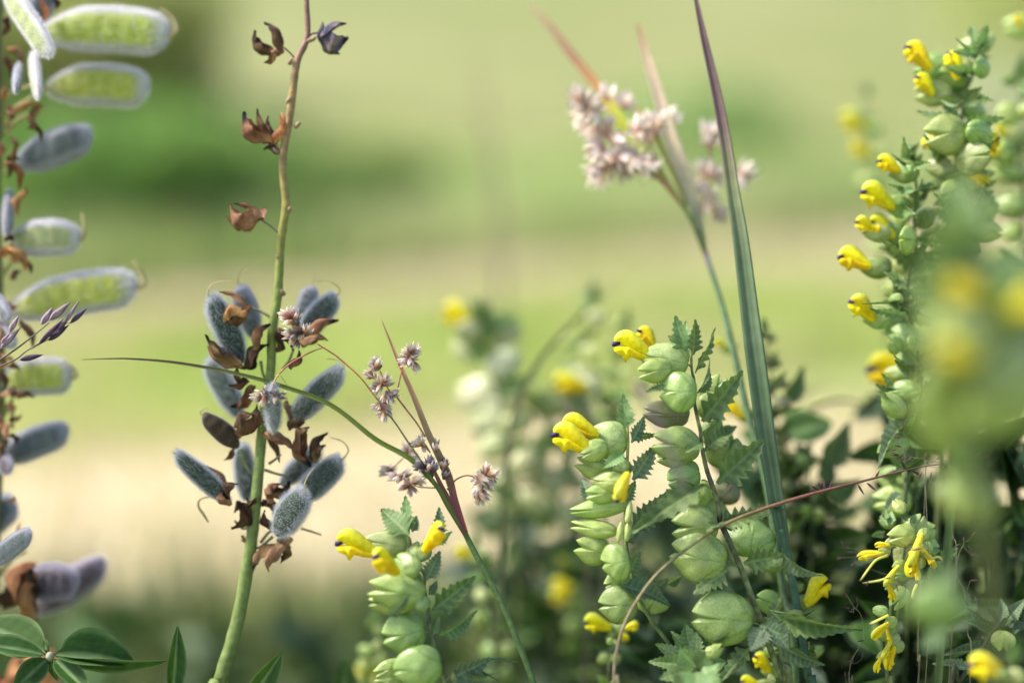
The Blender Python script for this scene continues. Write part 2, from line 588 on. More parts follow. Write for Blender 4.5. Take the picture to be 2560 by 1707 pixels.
hood_secs = [(-0.14, -0.06, 0.20, 0.12), (0.04, -0.02, 0.36, 0.16), (0.2, 0.06, 0.53, 0.185), (0.34, 0.14, 0.66, 0.20), (0.48, 0.23, 0.75, 0.205), (0.60, 0.30, 0.79, 0.20),
             (0.71, 0.35, 0.785, 0.19), (0.80, 0.38, 0.74, 0.165), (0.87, 0.40, 0.675, 0.135), (0.92, 0.415, 0.60, 0.09), (0.945, 0.43, 0.54, 0.05)]
HOOD = mk('upper_lip', *loft(hood_secs, cfun=hood_col)); HOOD.materials.append(M_PETAL)
lip_secs = [(-0.08, -0.08, 0.10, 0.11), (0.10, -0.08, 0.16, 0.15), (0.26, -0.05, 0.24, 0.17), (0.40, 0.0, 0.29, 0.19), (0.52, 0.02, 0.325, 0.23), (0.58, -0.05, 0.33, 0.27), (0.64, -0.12, 0.325, 0.26),
            (0.69, -0.02, 0.32, 0.21), (0.74, 0.07, 0.32, 0.23), (0.81, 0.09, 0.325, 0.26), (0.88, 0.13, 0.32, 0.20), (0.94, 0.18, 0.30, 0.11)]
LIP = mk('lower_lip', *loft(lip_secs, cfun=lip_col)); LIP.materials.append(M_PETAL)
PUR = (0.035, 0.018, 0.09)
tooth_secs = [(0.78, 0.36, 0.52, 0.10), (0.87, 0.32, 0.50, 0.12), (0.95, 0.30, 0.46, 0.105), (1.0, 0.31, 0.40, 0.06)]
TOOTH = mk('beak_tooth', *loft(tooth_secs, n=8, cfun=lambda x, s: np.array(PUR) * (1.6 if s > 0.3 else 1.0))); TOOTH.materials.append(M_PETAL)


def proto_pod(name, seed, face, rim, bend=0.10, seeds=6, seedamp=0.10, T=0.55, win=0.55, blunt=0.34):
    """legume pod: X 0..1 base to tip, Z half width 1, Y thickness. face colour on the flat side, rim along both seams"""
    r = random.Random(seed)
    NU, NA = 40, 24
    face, rim = np.array(face), np.array(rim)
    V, C, F, info = [], [], [], []

    def hh(u):
        a = math.sin(min(1, u / 0.42) * math.pi / 2) ** 0.75
        q = max(0.0, (u - (1 - blunt)) / blunt)
        b = max(0.0, 1 - q ** 2.3) ** 0.55
        return max(0.0, (0.14 + 0.86 * a) * b)
    for i in range(NU + 1):
        u = i / NU
        h = hh(u)
        zc = bend * 4 * (u - u * u) * 2.0 + 0.30 * max(0, (u - 0.8) / 0.2) ** 2
        for k in range(NA):
            a = 2 * math.pi * k / NA
            e = math.sin(a)
            th = T * (1 + seedamp * math.cos(2 * math.pi * seeds * u + 1) * (1 - e * e)) * (1 - 0.15 * (1 - abs(e)))
            y = math.cos(a) * h * th
            z = e * h
            V.append((u, y, zc + z))
            ee = abs(e)
            f = max(0, min(1, (math.asin(min(1, ee)) / (math.pi / 2) - win) / 0.28))
            f = f * f * (3 - 2 * f)
            g = max(0, min(1, (u - 0.86) / 0.1)) ; g2 = max(0, min(1, (0.10 - u) / 0.1))
            f = max(f, g * 0.9, g2 * 0.5)
            sb = 1 + 0.09 * math.cos(2 * math.pi * seeds * u + 1) * (1 - ee)
            C.append(lerp(face * sb, rim, f))
    for i in range(NU):
        for k in range(NA):
            a, b = i * NA + k, i * NA + (k + 1) % NA
            F.append((a, b, b + NA, a + NA))
    V.append((0, 0, 0)); C.append(face)
    V.append((1.0, 0, 0)); C.append(rim)
    for k in range(NA):
        F.append((len(V) - 2, (k + 1) % NA, k)); F.append((len(V) - 1, NU * NA + k, NU * NA + (k + 1) % NA))
    me = mk('pod', V, F, C)
    me.materials.append(M_POD)
    return me, V


def proto_fuzz(V, n, length, width, col, aspect, seed, rimbias=0.5):
    """short hairs on a pod; aspect = half width / length so that hairs come out even in real size"""
    rg = np.random.default_rng(seed)
    NU, NA = 40, 24
    A = np.array([tuple(v) for v in V[:-2]]).reshape(NU + 1, NA, 3)
    A = A * np.array([1, aspect, aspect])
    out, faces, cols = [], [], []
    ctr = A.mean(axis=1)
    for q in range(n):
        i = rg.uniform(0.3, NU - 0.2)
        if rg.random() < rimbias:
            k = (NA / 4 + (NA / 2 if rg.random() < 0.5 else 0) + rg.normal(0, 1.3)) % NA
        else:
            k = rg.uniform(0, NA)
        i0, k0 = int(i), int(k)
        fi, fk = i - i0, k - k0
        k1 = (k0 + 1) % NA
        p = (A[i0, k0] * (1 - fk) + A[i0, k1] * fk) * (1 - fi) + (A[i0 + 1, k0] * (1 - fk) + A[i0 + 1, k1] * fk) * fi
        du = A[i0 + 1, k0] - A[i0, k0]
        dk = A[i0, k1] - A[i0, k0]
        nn = np.cross(dk, du); nn = nn / (np.linalg.norm(nn) + 1e-9)
        if nn @ (p - ctr[i0]) < 0:
            nn = -nn
        d = nn * rg.uniform(0.5, 1.0) + np.array([rg.uniform(0.1, 0.7), 0, 0]) + rg.normal(0, 0.3, 3)
        d /= np.linalg.norm(d) + 1e-9
        ln = length * rg.uniform(0.6, 1.25)
        s = np.cross(d, rg.normal(0, 1, 3)); s = s / (np.linalg.norm(s) + 1e-9) * width
        m_ = p + d * ln * 0.55
        t_ = p + d * ln + np.array([0.12 * ln, 0, 0]) + rg.normal(0, 0.12, 3) * ln
        b = len(out)
        out += [p - s, p + s, m_ + s * 0.7, m_ - s * 0.7, t_]
        faces += [(b, b + 1, b + 2, b + 3), (b + 3, b + 2, b + 4)]
        c = np.array(col) * rg.uniform(0.75, 1.1)
        cols += [c] * 5
    out = np.array(out) / np.array([1, aspect, aspect])
    me = mk('fuzz', out, faces, cols)
    me.materials.append(M_FUZZ)
    return me


POD, FUZZ = {}, {}
for key, face, rim, bend, seeds, amp, T, win, n, ln, asp, hc, bl in (
        ('green', (0.46, 0.54, 0.07), (0.66, 0.64, 0.66), 0.14, 7, 0.06, 0.50, 0.42, 6500, 0.045, 0.16, (0.88, 0.86, 0.90), 0.24),
        ('pale', (0.40, 0.46, 0.20), (0.64, 0.62, 0.66), 0.12, 6, 0.05, 0.6, 0.34, 6000, 0.05, 0.2, (0.86, 0.84, 0.88), 0.34),
        ('grey', (0.13, 0.16, 0.17), (0.38, 0.39, 0.46), 0.05, 5, 0.08, 0.62, 0.35, 4000, 0.050, 0.2, (0.60, 0.60, 0.70), 0.36),
        ('dark', (0.045, 0.075, 0.055), (0.33, 0.36, 0.41), 0.06, 5, 0.07, 0.62, 0.52, 4600, 0.075, 0.18, (0.64, 0.67, 0.74), 0.46),
        ('mauve', (0.10, 0.075, 0.10), (0.34, 0.30, 0.38), 0.06, 5, 0.07, 0.62, 0.40, 4500, 0.050, 0.2, (0.70, 0.66, 0.76), 0.45),
        ('brown', (0.075, 0.045, 0.03), (0.16, 0.11, 0.09), 0.08, 4, 0.10, 0.55, 0.6, 900, 0.04, 0.25, (0.55, 0.5, 0.48), 0.6)):
    POD[key], v_ = proto_pod(key, 3, face, rim, bend, seeds, amp, T, win, bl)
    FUZZ[key] = proto_fuzz(v_, n, ln, 0.0013, hc, asp, 5)


def proto_dry(seed, tipdark=True, c0=(0.20, 0.10, 0.05), c1=(0.40, 0.24, 0.13)):
    """withered keel petal: folded crescent from 0 to 1 on X, sagging to -Z, open on top"""
    r = random.Random(seed)
    n, J = 18, 5
    V, F, C = [], [], []
    c0, c1 = np.array(c0), np.array(c1)
    ph = [r.uniform(0, 6.28) for _ in range(6)]
    for i in range(n + 1):
        u = i / n
        w = (math.sin(math.pi * u ** 0.75) ** 0.8 if 0 < u < 1 else 0) * (1 - 0.25 * u) + 0.05
        if u > 0.8:
            w *= 1 - 0.6 * (u - 0.8) / 0.2
        sag = -0.72 * math.sin(math.pi * u ** 1.1)
        for j in range(-J, J + 1):
            v = j / J
            a = v * 1.5
            y = w * 0.42 * math.sin(a) * (1 + 0.25 * math.sin(u * 11 + ph[0] + v * 3))
            z = sag + w * 0.85 * (1 - math.cos(a)) + 0.05 * math.sin(u * 17 + ph[1] + v * 5) + 0.04 * math.sin(v * 9 + ph[2] + u * 6)
            x = u + 0.05 * math.sin(v * 4 + ph[3] + u * 8)
            V.append((x, y + 0.04 * math.sin(u * 9 + ph[4]), z))
            f = 0.5 + 0.5 * math.sin(u * 7 + v * 4 + ph[5])
            c = lerp(c0, c1, f * 0.8)
            if tipdark and u > 0.78:
                c = lerp(c, np.array((0.018, 0.014, 0.022)), min(1, (u - 0.78) / 0.14))
            C.append(c)
    K = 2 * J + 1
    for i in range(n):
        for j in range(K - 1):
            a = i * K + j
            F.append((a, a + K, a + K + 1, a + 1))
    me = mk('petal', V, F, C)
    me.materials.append(M_DRY)
    return me


DRY = {'brown': [proto_dry(1), proto_dry(2)], 'dark': [proto_dry(3, True, (0.06, 0.032, 0.022), (0.17, 0.09, 0.055)), proto_dry(4, True, (0.075, 0.04, 0.03), (0.2, 0.105, 0.06))],
       'blue': [proto_dry(5, True, (0.13, 0.12, 0.22), (0.42, 0.32, 0.26))], 'tan': [proto_dry(6, False, (0.38, 0.20, 0.11), (0.56, 0.34, 0.2))],
       'orange': [proto_dry(7, False, (0.34, 0.15, 0.06), (0.55, 0.28, 0.12))]}


def proto_floret(seed, base, mid, tip, spread, nt=6):
    r = random.Random(seed)
    V, F, C = [], [], []
    base, mid, tip = map(np.array, (base, mid, tip))
    for k in range(nt):
        a = 2 * math.pi * k / nt + r.uniform(-0.2, 0.2)
        sp = spread * r.uniform(0.7, 1.3)
        ln = r.uniform(0.85, 1.1)
        ca, sa = math.cos(a), math.sin(a)
        tx, tn = -sa, ca
        b = len(V)
        prof = [(0.0, 0.05, 0.05), (0.35, 0.15 + sp * 0.30, 0.20), (0.7, 0.15 + sp * 0.6, 0.155), (1.0, 0.07 + sp * 0.9, 0.0)]
        for (x, rr, w) in prof:
            for s in (-1, 0, 1):
                rad = rr + (0.04 if s == 0 else 0)
                V.append((x * ln, rad * ca + s * w * tx, rad * sa + s * w * tn))
                c = lerp(base, mid, min(1, x / 0.4)) if x < 0.4 else lerp(mid, tip, (x - 0.35) / 0.65)
                C.append(c * (0.75 if s == 0 else 1.05))
        for i in range(3):
            for s in range(2):
                q = b + i * 3 + s
                F.append((q, q + 3, q + 4, q + 1))
    # capsule in the middle
    b = len(V)
    V.append((0.75, 0, 0)); C.append(mid * 0.5)
    for k in range(6):
        a = 2 * math.pi * k / 6
        V.append((0.3, 0.13 * math.cos(a), 0.13 * math.sin(a))); C.append(mid * 0.4)
    for k in range(6):
        F.append((b, b + 1 + k, b + 1 + (k + 1) % 6))
    me = mk('floret', V, F, C)
    me.materials.append(M_FLORET)
    return me


FLORET = {'brown': [proto_floret(1, (0.24, 0.09, 0.05), (0.46, 0.27, 0.19), (0.90, 0.82, 0.75), 0.20, 5), proto_floret(2, (0.16, 0.07, 0.05), (0.34, 0.21, 0.17), (0.84, 0.76, 0.71), 0.26, 5)],
          'pink': [proto_floret(3, (0.62, 0.38, 0.28), (0.84, 0.68, 0.60), (0.92, 0.85, 0.80), 0.4), proto_floret(4, (0.6, 0.36, 0.25), (0.80, 0.62, 0.54), (0.92, 0.84, 0.77), 0.5)],
          'dark': [proto_floret(5, (0.06, 0.045, 0.05), (0.14, 0.10, 0.11), (0.42, 0.38, 0.42), 0.3)]}


def proto_spikelet(seed, c0, c1):
    n, K = 8, 6
    V, F, C = [], [], []
    r = random.Random(seed)
    for i in range(n + 1):
        u = i / n
        w = math.sin(math.pi * u ** 0.8) ** 0.9 * (1 - 0.2 * u) if 0 < u < 1 else 0.02
        for k in range(K):
            a = 2 * math.pi * k / K
            V.append((u, w * math.cos(a), w * math.sin(a) * 0.7))
            C.append(lerp(np.array(c0), np.array(c1), 0.5 + 0.5 * math.sin(a * 2 + u * 9)))
    for i in range(n):
        for k in range(K):
            a, b = i * K + k, i * K + (k + 1) % K
            F.append((a, b, b + K, a + K))
    me = mk('spikelet', V, F, C)
    me.materials.append(M_FLORET)
    return me


SPIKE = {'purple': proto_spikelet(1, (0.035, 0.02, 0.05), (0.15, 0.09, 0.16)), 'lilac': proto_spikelet(2, (0.18, 0.10, 0.17), (0.52, 0.42, 0.46)), 'fine': proto_spikelet(3, (0.05, 0.024, 0.03), (0.16, 0.08, 0.10))}

# ------------------------------------------------------------------ the setting: ground, path, verge, meadow
def sheet(name, pts, m, z, kind='structure'):
    me = bpy.data.meshes.new(name)
    me.from_pydata([(x, y, z) for x, y in pts], [], [tuple(range(len(pts)))])
    me.materials.append(m)
    return solo(name, me, None, kind=kind)


g_mat = ground_mat('meadow_soil', [(0.3, (0.16, 0.20, 0.07)), (0.55, (0.26, 0.30, 0.11)), (0.75, (0.34, 0.33, 0.16))], 1.3)
d_mat = ground_mat('dry_mown_grass', [(0.25, (0.30, 0.275, 0.15)), (0.5, (0.42, 0.36, 0.235)), (0.75, (0.48, 0.41, 0.30))], 1.5)
p_mat = ground_mat('sandy_path', [(0.25, (0.26, 0.215, 0.135)), (0.5, (0.35, 0.275, 0.205)), (0.75, (0.42, 0.34, 0.27))], 2.0)
sheet('ground', [(-150, -60), (150, -60), (150, 260), (-150, 260)], g_mat, 0.0)


def band(name, m, z, y0, y1, slope, seed, x0=-9, x1=9, amp=0.10):
    r = random.Random(seed)
    lo, hi = [], []
    n = 60
    for i in range(n + 1):
        x = lerp(x0, x1, i / n)
        lo.append((x, y0 + slope * x + amp * math.sin(x * 1.7 + seed) + r.uniform(-amp, amp) * 0.5))
        hi.append((x, y1 + slope * x + amp * math.sin(x * 1.3 + 2 + seed) + r.uniform(-amp, amp) * 0.5))
    me = bpy.data.meshes.new(name)
    V = [(x, y, z) for x, y in lo] + [(x, y, z) for x, y in hi]
    F = [(i, i + 1, n + 2 + i, n + 1 + i) for i in range(n)]
    me.from_pydata(V, [], F)
    me.materials.append(m)
    return solo(name, me, None, kind='structure')


band('dry_verge', d_mat, 0.004, 1.36, 2.12, 0.24, 1, amp=0.14)
band('sandy_path', p_mat, 0.008, 3.35, 4.15, 0.80, 2, amp=0.22, x0=-1.9, x1=14)


def grass(name, n, region, h, w, cols, seed, label, cat='grass', lean=0.35, curve=0.4):
    rg = np.random.default_rng(seed)
    xy = region(rg, n)
    n = len(xy)
    hh = rg.uniform(h[0], h[1], n)
    ww = rg.uniform(w[0], w[1], n)
    az = rg.uniform(0, 2 * np.pi, n)
    la = rg.uniform(0, 2 * np.pi, n)
    lm = rg.uniform(0, lean, n) * hh
    base = np.c_[xy, np.zeros(n)]
    side = np.c_[np.cos(az), np.sin(az), np.zeros(n)] * ww[:, None]
    ln = np.c_[np.cos(la), np.sin(la), np.zeros(n)] * lm[:, None]
    mid = base + ln * 0.35 + np.c_[np.zeros((n, 2)), hh * 0.58]
    tip = base + ln * (1 + curve) + np.c_[np.zeros((n, 2)), hh * (1 - 0.2 * lm / hh)]
    V = np.stack([base - side, base + side, mid - side * 0.8, mid + side * 0.8, tip], 1).reshape(-1, 3)
    cols = np.array(cols)
    # clumps: neighbouring blades share a tone
    k_ = 2.2 / max(1.0, float(np.mean(xy[:, 1])) / 3)
    cl = np.sin(xy[:, 0] * 2.1 * k_ + seed) * np.cos(xy[:, 1] * 1.7 * k_ + 2 * seed) + 0.6 * np.sin(xy[:, 0] * 4.7 * k_ + 1.3 * xy[:, 1] * k_ + seed) + rg.normal(0, 0.55, n)
    ix = np.clip(((cl + 1.6) / 3.2 * len(cols)).astype(int), 0, len(cols) - 1)
    c = cols[ix] * rg.uniform(0.8, 1.2, n)[:, None]
    C = np.repeat(c, 5, 0)
    me = bpy.data.meshes.new(name)
    nv = len(V)
    me.vertices.add(nv); me.vertices.foreach_set('co', V.astype(np.float32).ravel())
    b = np.arange(n)[:, None] * 5
    lo = np.concatenate([b + np.array([0, 1, 3, 2]), b + np.array([2, 3, 4])], 1).ravel()
    me.loops.add(len(lo)); me.loops.foreach_set('vertex_index', lo.astype(np.int32))
    me.polygons.add(2 * n)
    st = (np.arange(n)[:, None] * 7 + np.array([0, 4])).ravel()
    me.polygons.foreach_set('loop_start', st.astype(np.int32))
    me.polygons.foreach_set('loop_total', np.tile([4, 3], n).astype(np.int32))
    me.update(calc_edges=True)
    at = me.attributes.new('Col', 'FLOAT_COLOR', 'POINT')
    buf = np.ones((nv, 4), np.float32); buf[:, :3] = C
    at.data.foreach_set('color', buf.ravel())
    return solo(name, me, M_FAR, label=label, cat=cat, kind='stuff')


def wedge(y0, y1, slope=0.0, spread=0.62, pw=1.0, extra=0.35):
    def f(rg, n):
        y = y0 + (y1 - y0) * rg.random(n) ** pw
        x = rg.uniform(-1, 1, n) * (y * spread + extra)
        return np.c_[x, y + slope * x]
    return f


grass('near_grass', 15000, wedge(0.2, 1.30, 0.05, extra=0.6), (0.04, 0.13), (0.0015, 0.004), [(0.045, 0.085, 0.03), (0.06, 0.10, 0.035), (0.10, 0.11, 0.04), (0.035, 0.07, 0.03)], 1,  # shadow on the near vegetation, put into dark blade colours
      'meadow grass coloured dark for shadow, under and just behind the flower stalks')
grass('dry_grass', 9000, wedge(1.36, 2.15, 0.24), (0.015, 0.045), (0.001, 0.003), [(0.44, 0.39, 0.24), (0.42, 0.375, 0.21), (0.36, 0.355, 0.16), (0.49, 0.42, 0.30)], 2,
      'short straw-coloured dry grass on the pale verge')
grass('verge_grass', 15000, wedge(2.15, 3.45, 0.5), (0.03, 0.09), (0.0015, 0.004), [(0.28, 0.36, 0.10), (0.33, 0.39, 0.12), (0.38, 0.40, 0.16), (0.42, 0.41, 0.21)], 3,
      'light green grass strip between the dry verge and the sandy path')
grass('meadow_grass', 26000, wedge(4.2, 11.0, 0.8, pw=1.5), (0.08, 0.26), (0.003, 0.008), [(0.22, 0.33, 0.11), (0.28, 0.37, 0.14), (0.34, 0.40, 0.18), (0.38, 0.41, 0.22)], 4,
      'green meadow grass beyond the sandy path')
grass('path_tufts', 2600, wedge(3.3, 4.2, 0.8, spread=0.5), (0.03, 0.10), (0.0015, 0.004), [(0.30, 0.36, 0.12), (0.42, 0.40, 0.2), (0.48, 0.42, 0.28)], 6,
      'thin tufts of grass growing through the sandy path')
grass('far_grass', 12000, wedge(9.0, 12.5, 0.0, pw=1.0, extra=3), (0.12, 0.35), (0.004, 0.012), [(0.32, 0.36, 0.15), (0.38, 0.40, 0.19), (0.42, 0.41, 0.24)], 5,
      'pale green field grass at the foot of the slope')


def shrub(label, x, y, h, rx, n, cols, seed, leaf=0.05):
    rg = np.random.default_rng(seed)
    t = thing('shrub', label, 'shrub', Vector((x, y, 0)), 'shrubs behind the meadow')
    rr = random.Random(seed)
    lobes = [(rr.uniform(-0.6, 0.6) * rx, rr.uniform(-0.5, 0.5) * rx, h * rr.uniform(0.3, 0.8), rr.uniform(0.35, 0.6) * rx, rr.uniform(0.22, 0.36) * h) for _ in range(9)]
    lobes.append((0, 0, h * 0.45, rx * 0.75, h * 0.42))
    # trunk with limbs
    tube('trunk', t, [Vector((x, y, -0.02)), Vector((x + 0.03, y, h * 0.25)), Vector((x - 0.04, y + 0.03, h * 0.5)), Vector((x, y, h * 0.8))], [0.05 * h, 0.04 * h, 0.026 * h, 0.008 * h], (0.12, 0.09, 0.06), M_BARK)
    for lx, ly, lz, a, b in lobes[:6]:
        tube('limb', t, [Vector((x, y, h * 0.18)), Vector((x + lx * 0.5, y + ly * 0.5, lz * 0.6)), Vector((x + lx, y + ly, lz))], [0.022 * h, 0.015 * h, 0.004 * h], (0.12, 0.09, 0.06), M_BARK, n=6)
    k = rg.integers(0, len(lobes), n)
    Lb = np.array(lobes)[k]
    d = rg.normal(0, 1, (n, 3)); d /= np.linalg.norm(d, axis=1)[:, None]
    rad = rg.uniform(0.45, 1.08, n) ** 0.6
    ctr = np.c_[Lb[:, 0] + d[:, 0] * Lb[:, 3] * rad, Lb[:, 1] + d[:, 1] * Lb[:, 3] * rad, np.maximum(0.03, Lb[:, 2] + d[:, 2] * Lb[:, 4] * rad)]
    u = rg.normal(0, 1, (n, 3)); u /= np.linalg.norm(u, axis=1)[:, None]
    w = np.cross(u, d + rg.normal(0, 0.5, (n, 3))); w /= np.linalg.norm(w, axis=1)[:, None]
    ls = leaf * rg.uniform(0.6, 1.4, n)[:, None]
    V = np.stack([ctr - u * ls, ctr + w * ls * 0.45, ctr + u * ls, ctr - w * ls * 0.45], 1).reshape(-1, 3)
    cc = np.array(cols)[rg.integers(0, len(cols), n)] * rg.uniform(0.8, 1.2, n)[:, None]
    F = (np.arange(n)[:, None] * 4 + np.arange(4)).tolist()
    me = mk('crown', V, F, np.repeat(cc, 4, 0), smooth=False)
    part('crown', me, M_FAR, t, kind='stuff')


SG = [(0.22, 0.32, 0.11), (0.28, 0.36, 0.14), (0.32, 0.39, 0.17)]
SD = [(0.12, 0.22, 0.055), (0.16, 0.27, 0.07), (0.20, 0.30, 0.09)]
SY = [(0.38, 0.41, 0.16), (0.44, 0.45, 0.20), (0.36, 0.41, 0.16)]
SP = [(0.40, 0.43, 0.27), (0.45, 0.46, 0.31), (0.37, 0.42, 0.24)]
shrub('low dark green shrub at the meadow edge behind the pale lupin pods', -1.25, 4.3, 0.46, 0.62, 4500, SD, 1)
shrub('low leafy green shrub beside the low dark one at the meadow edge', -0.72, 4.75, 0.36, 0.42, 3500, SD, 2)
shrub('low green shrub at the meadow edge, outermost of three', -2.3, 4.7, 0.5, 0.62, 4000, SD, 12)
shrub('broad olive green shrub at the far end of the meadow', -4.4, 13.5, 1.9, 1.8, 9000, SY, 3, 0.08)
shrub('wide yellowish shrub closing the back of the meadow above the yellow flowers', 5.6, 14.0, 2.4, 2.0, 9000, SY, 6, 0.08)
shrub('tall mid-green shrub at the far end of the meadow beyond the olive one', -7.6, 14.0, 2.6, 2.2, 9000, SG, 7, 0.08)
shrub('low bright green shrub in the meadow behind the broad grass blade', 1.3, 9.2, 0.55, 0.8, 4000, SG, 8)
shrub('small olive shrub at the path side in the meadow', 3.1, 8.4, 0.6, 0.75, 4000, SP, 10)

# a pale grassy slope rises behind the meadow
hv, hf = [], []
NXH, NYH = 40, 24
for j_ in range(NYH + 1):
    for i_ in range(NXH + 1):
        x_ = lerp(-90, 90, i_ / NXH)
        q_ = j_ / NYH
        y_ = 11 + 80 * q_
        hv.append((x_, y_, -0.05 + 15 * q_ ** 1.15 + 0.5 * q_ * math.sin(x_ * 0.13 + 1) + 0.25 * q_ * math.sin(x_ * 0.5 + y_ * 0.3)))
for j_ in range(NYH):
    for i_ in range(NXH):
        a_ = j_ * (NXH + 1) + i_
        hf.append((a_, a_ + 1, a_ + NXH + 2, a_ + NXH + 1))
h_mat = ground_mat('hill_grass', [(0.3, (0.105, 0.13, 0.042)), (0.5, (0.155, 0.17, 0.066)), (0.7, (0.20, 0.195, 0.095))], 0.35, scale2=3.0)
solo('hill', mk('hill', hv, hf), h_mat, kind='structure')


# ------------------------------------------------------------------ plant pieces
def down(p, dx=0.0, dy=0.02):
    return [Vector((p.x + dx * 0.5, p.y + dy * 0.5, p.z * 0.5)), Vector((p.x + dx, p.y + dy, 0.0))]


def plant(name, label, cat, pts, group=None, dx=0.0, dy=0.02):
    """pts: stem points top -> bottom in the picture; the stem goes on down to the ground"""
    full = list(pts) + down(pts[-1], dx, dy)
    t = thing(name, label, cat, full[-1].copy(), group)
    VIS[id(full)] = full
    return t, full


def leaf(parent, c, bx, by, tx, ty, w, d0, d1=None, kind=None, roll=None, name='bract', z=0.6):
    d1 = d0 if d1 is None else d1
    b, t = P(c, bx, by, d0), P(c, tx, ty, d1)
    kind = TOOTHED if kind is None else kind
    me = R.choice(kind) if isinstance(kind, list) else kind
    x = (t - b)
    L = x.length
    roll = R.uniform(-0.6, 0.6) if roll is None else roll
    zz = Matrix.Rotation(roll, 3, x.normalized()) @ (CAM - b)
    hw = mm(c, w, d0) * (0.52 if name == 'leaflet' else 0.70) / max(0.35, abs(math.cos(roll)))
    return part(name, me, None, parent, frame(b, x, zz, L, hw, L * z))


def calyx(parent, c, cx, cy, rx, rz, ang, d, yaw=0.0, kind=None, pitch=0.0, stalk=None):
    a = math.radians(ang)
    X = AX_R * math.cos(a) + AX_U * math.sin(a)
    Z = AX_U * math.cos(a) - AX_R * math.sin(a)
    if math.cos(a) < 0:
        Z = -Z
    o = P(c, cx, cy, d)
    mx, mz = mm(c, rx, d), mm(c, rz, d)
    W = frame(o, X, Z, 1, 1, 1) @ Matrix.Rotation(yaw, 4, 'Z') @ Matrix.Rotation(pitch, 4, 'X') @ Matrix.Diagonal((mx, (mx + mz) * 0.5, mz, 1))
    kind = CALYX if kind is None else kind
    me = R.choice(kind) if isinstance(kind, list) else kind
    return part('calyx', me, None, parent, W)


def flower(parent, c, x0, y0, x1, y1, d, yaw=0.0, size=1.0, up=1, tooth=True, d1=None, zs=1.0):
    """corolla: throat (x0,y0) to beak (x1,y1)"""
    b, t = P(c, x0, y0, d), P(c, x1, y1, d if d1 is None else d1)
    x = t - b
    L = x.length
    s = AX_U * (1 if up else -1)
    # the beak sits above the throat in the corolla's own frame (about 25 degrees)
    ydir = s.cross(x).normalized()
    x = Matrix.Rotation(math.radians(22), 3, ydir) @ x
    W = frame(b, x, s, L, L * size, L * zs) @ Matrix.Rotation(yaw, 4, 'X')
    h = part('upper_lip', HOOD, None, parent, W)
    part('lower_lip', LIP, None, parent, W)
    if tooth:
        part('beak_tooth', TOOTH, None, parent, W)
    return h


def pod(parent, c, bx, by, tx, ty, w, d0, d1=None, kind='dark', style=None, up=1, roll=0.0, stalk=None, fuzz=True):
    d1 = d0 if d1 is None else d1
    b, t = P(c, bx, by, d0), P(c, tx, ty, d1)
    x = t - b
    L = x.length
    Zh = AX_U * up if abs(x.normalized().dot(AX_U)) < 0.93 else AX_R * up
    hw = mm(c, w, (d0 + d1) / 2) * 0.5
    W = frame(b, x, Zh, L, hw, hw) @ Matrix.Rotation(roll, 4, 'X')
    p = part('pod', POD[kind], None, parent, W)
    if fuzz:
        part('fuzz', FUZZ[kind], None, p, W, kind='stuff')
    if style:
        pts = [P(c, sx, sy, d1) for sx, sy in style]
        r0 = mm(c, 15 if c in 'AB' else 4.2, d1)
        tube('style', p, pts, [r0 * (1.25 - 0.8 * i / (len(pts) - 1)) for i in range(len(pts))], (0.42, 0.34, 0.17), M_STEM, n=6)
    return p


def petal(parent, c, bx, by, tx, ty, w, d0, d1=None, kind='brown', sag=1, roll=None, name='withered_petal'):
    d1 = d0 if d1 is None else d1
    b, t = P(c, bx, by, d0), P(c, tx, ty, d1)
    x = t - b
    L = x.length
    zz = x.cross(CAM - b).normalized() * sag
    hw = mm(c, w, d0)
    roll = R.uniform(-0.5, 0.5) if roll is None else roll
    W = frame(b, x, zz, L, hw, hw) @ Matrix.Rotation(roll, 4, 'X')
    return part(name, R.choice(DRY[kind]), None, parent, W)


def florets(parent, c, items, size, d, kind='brown', jit=0.004):
    for it in items:
        x, y, ang = it[:3]
        a = math.radians(ang)
        X = (AX_R * math.cos(a) + AX_U * math.sin(a) - AX_F * R.uniform(-0.5, 0.6)).normalized()
        dd = d + R.uniform(-jit, jit)
        L = mm(c, size * R.uniform(0.95, 1.3), d)
        o = P(c, x, y, dd) - X * (L * 0.5)
        part('floret', R.choice(FLORET[kind]), None, parent, frame(o, X, AX_U + AX_R * R.uniform(-1, 1), L, L, L))


def path(c, pts, d0, d1=None):
    d1 = d0 if d1 is None else d1
    n = len(pts)
    return [P(c, x, y, lerp(d0, d1, i / max(1, n - 1))) for i, (x, y) in enumerate(pts)]


ST_GREEN = (0.16, 0.24, 0.06)

# ------------------------------------------------------------------ lupin with dark pods and dry flower stalk
d = 0.463
sp = path('V', [(704, -60), (704, 0), (706, 85), (683, 140), (674, 200), (665, 270), (652, 345), (650, 400), (657, 470), (645, 560), (638, 680), (625, 760), (622, 850), (605, 960), (595, 1070), (585, 1180), (570, 1290), (545, 1430), (505, 1568), (470, 1680)], d)
t, full = plant('lupin_plant', 'lupin stalk with dark blue-grey fuzzy pods and brown withered flowers along its bare top', 'flower stalk', sp, dx=-0.05)
rad = [mm('V', r, d) for r in (6, 6, 6.5, 8.5, 9, 9.5, 9.5, 9, 10, 9.5, 10.5, 11, 11, 11.5, 12.5, 13.5, 14.5, 16, 18, 19, 21, 22)]
st = tube('stem', t, full, rad, [(0, (0.22, 0.11, 0.10)), (0.10, (0.24, 0.12, 0.10)), (0.15, (0.30, 0.19, 0.08)), (0.22, (0.30, 0.19, 0.10)), (0.30, (0.26, 0.22, 0.06)), (0.40, (0.21, 0.25, 0.06)), (0.6, (0.20, 0.25, 0.075)), (1, (0.17, 0.225, 0.07))], n=12, sub=6, bumpy=0.10)
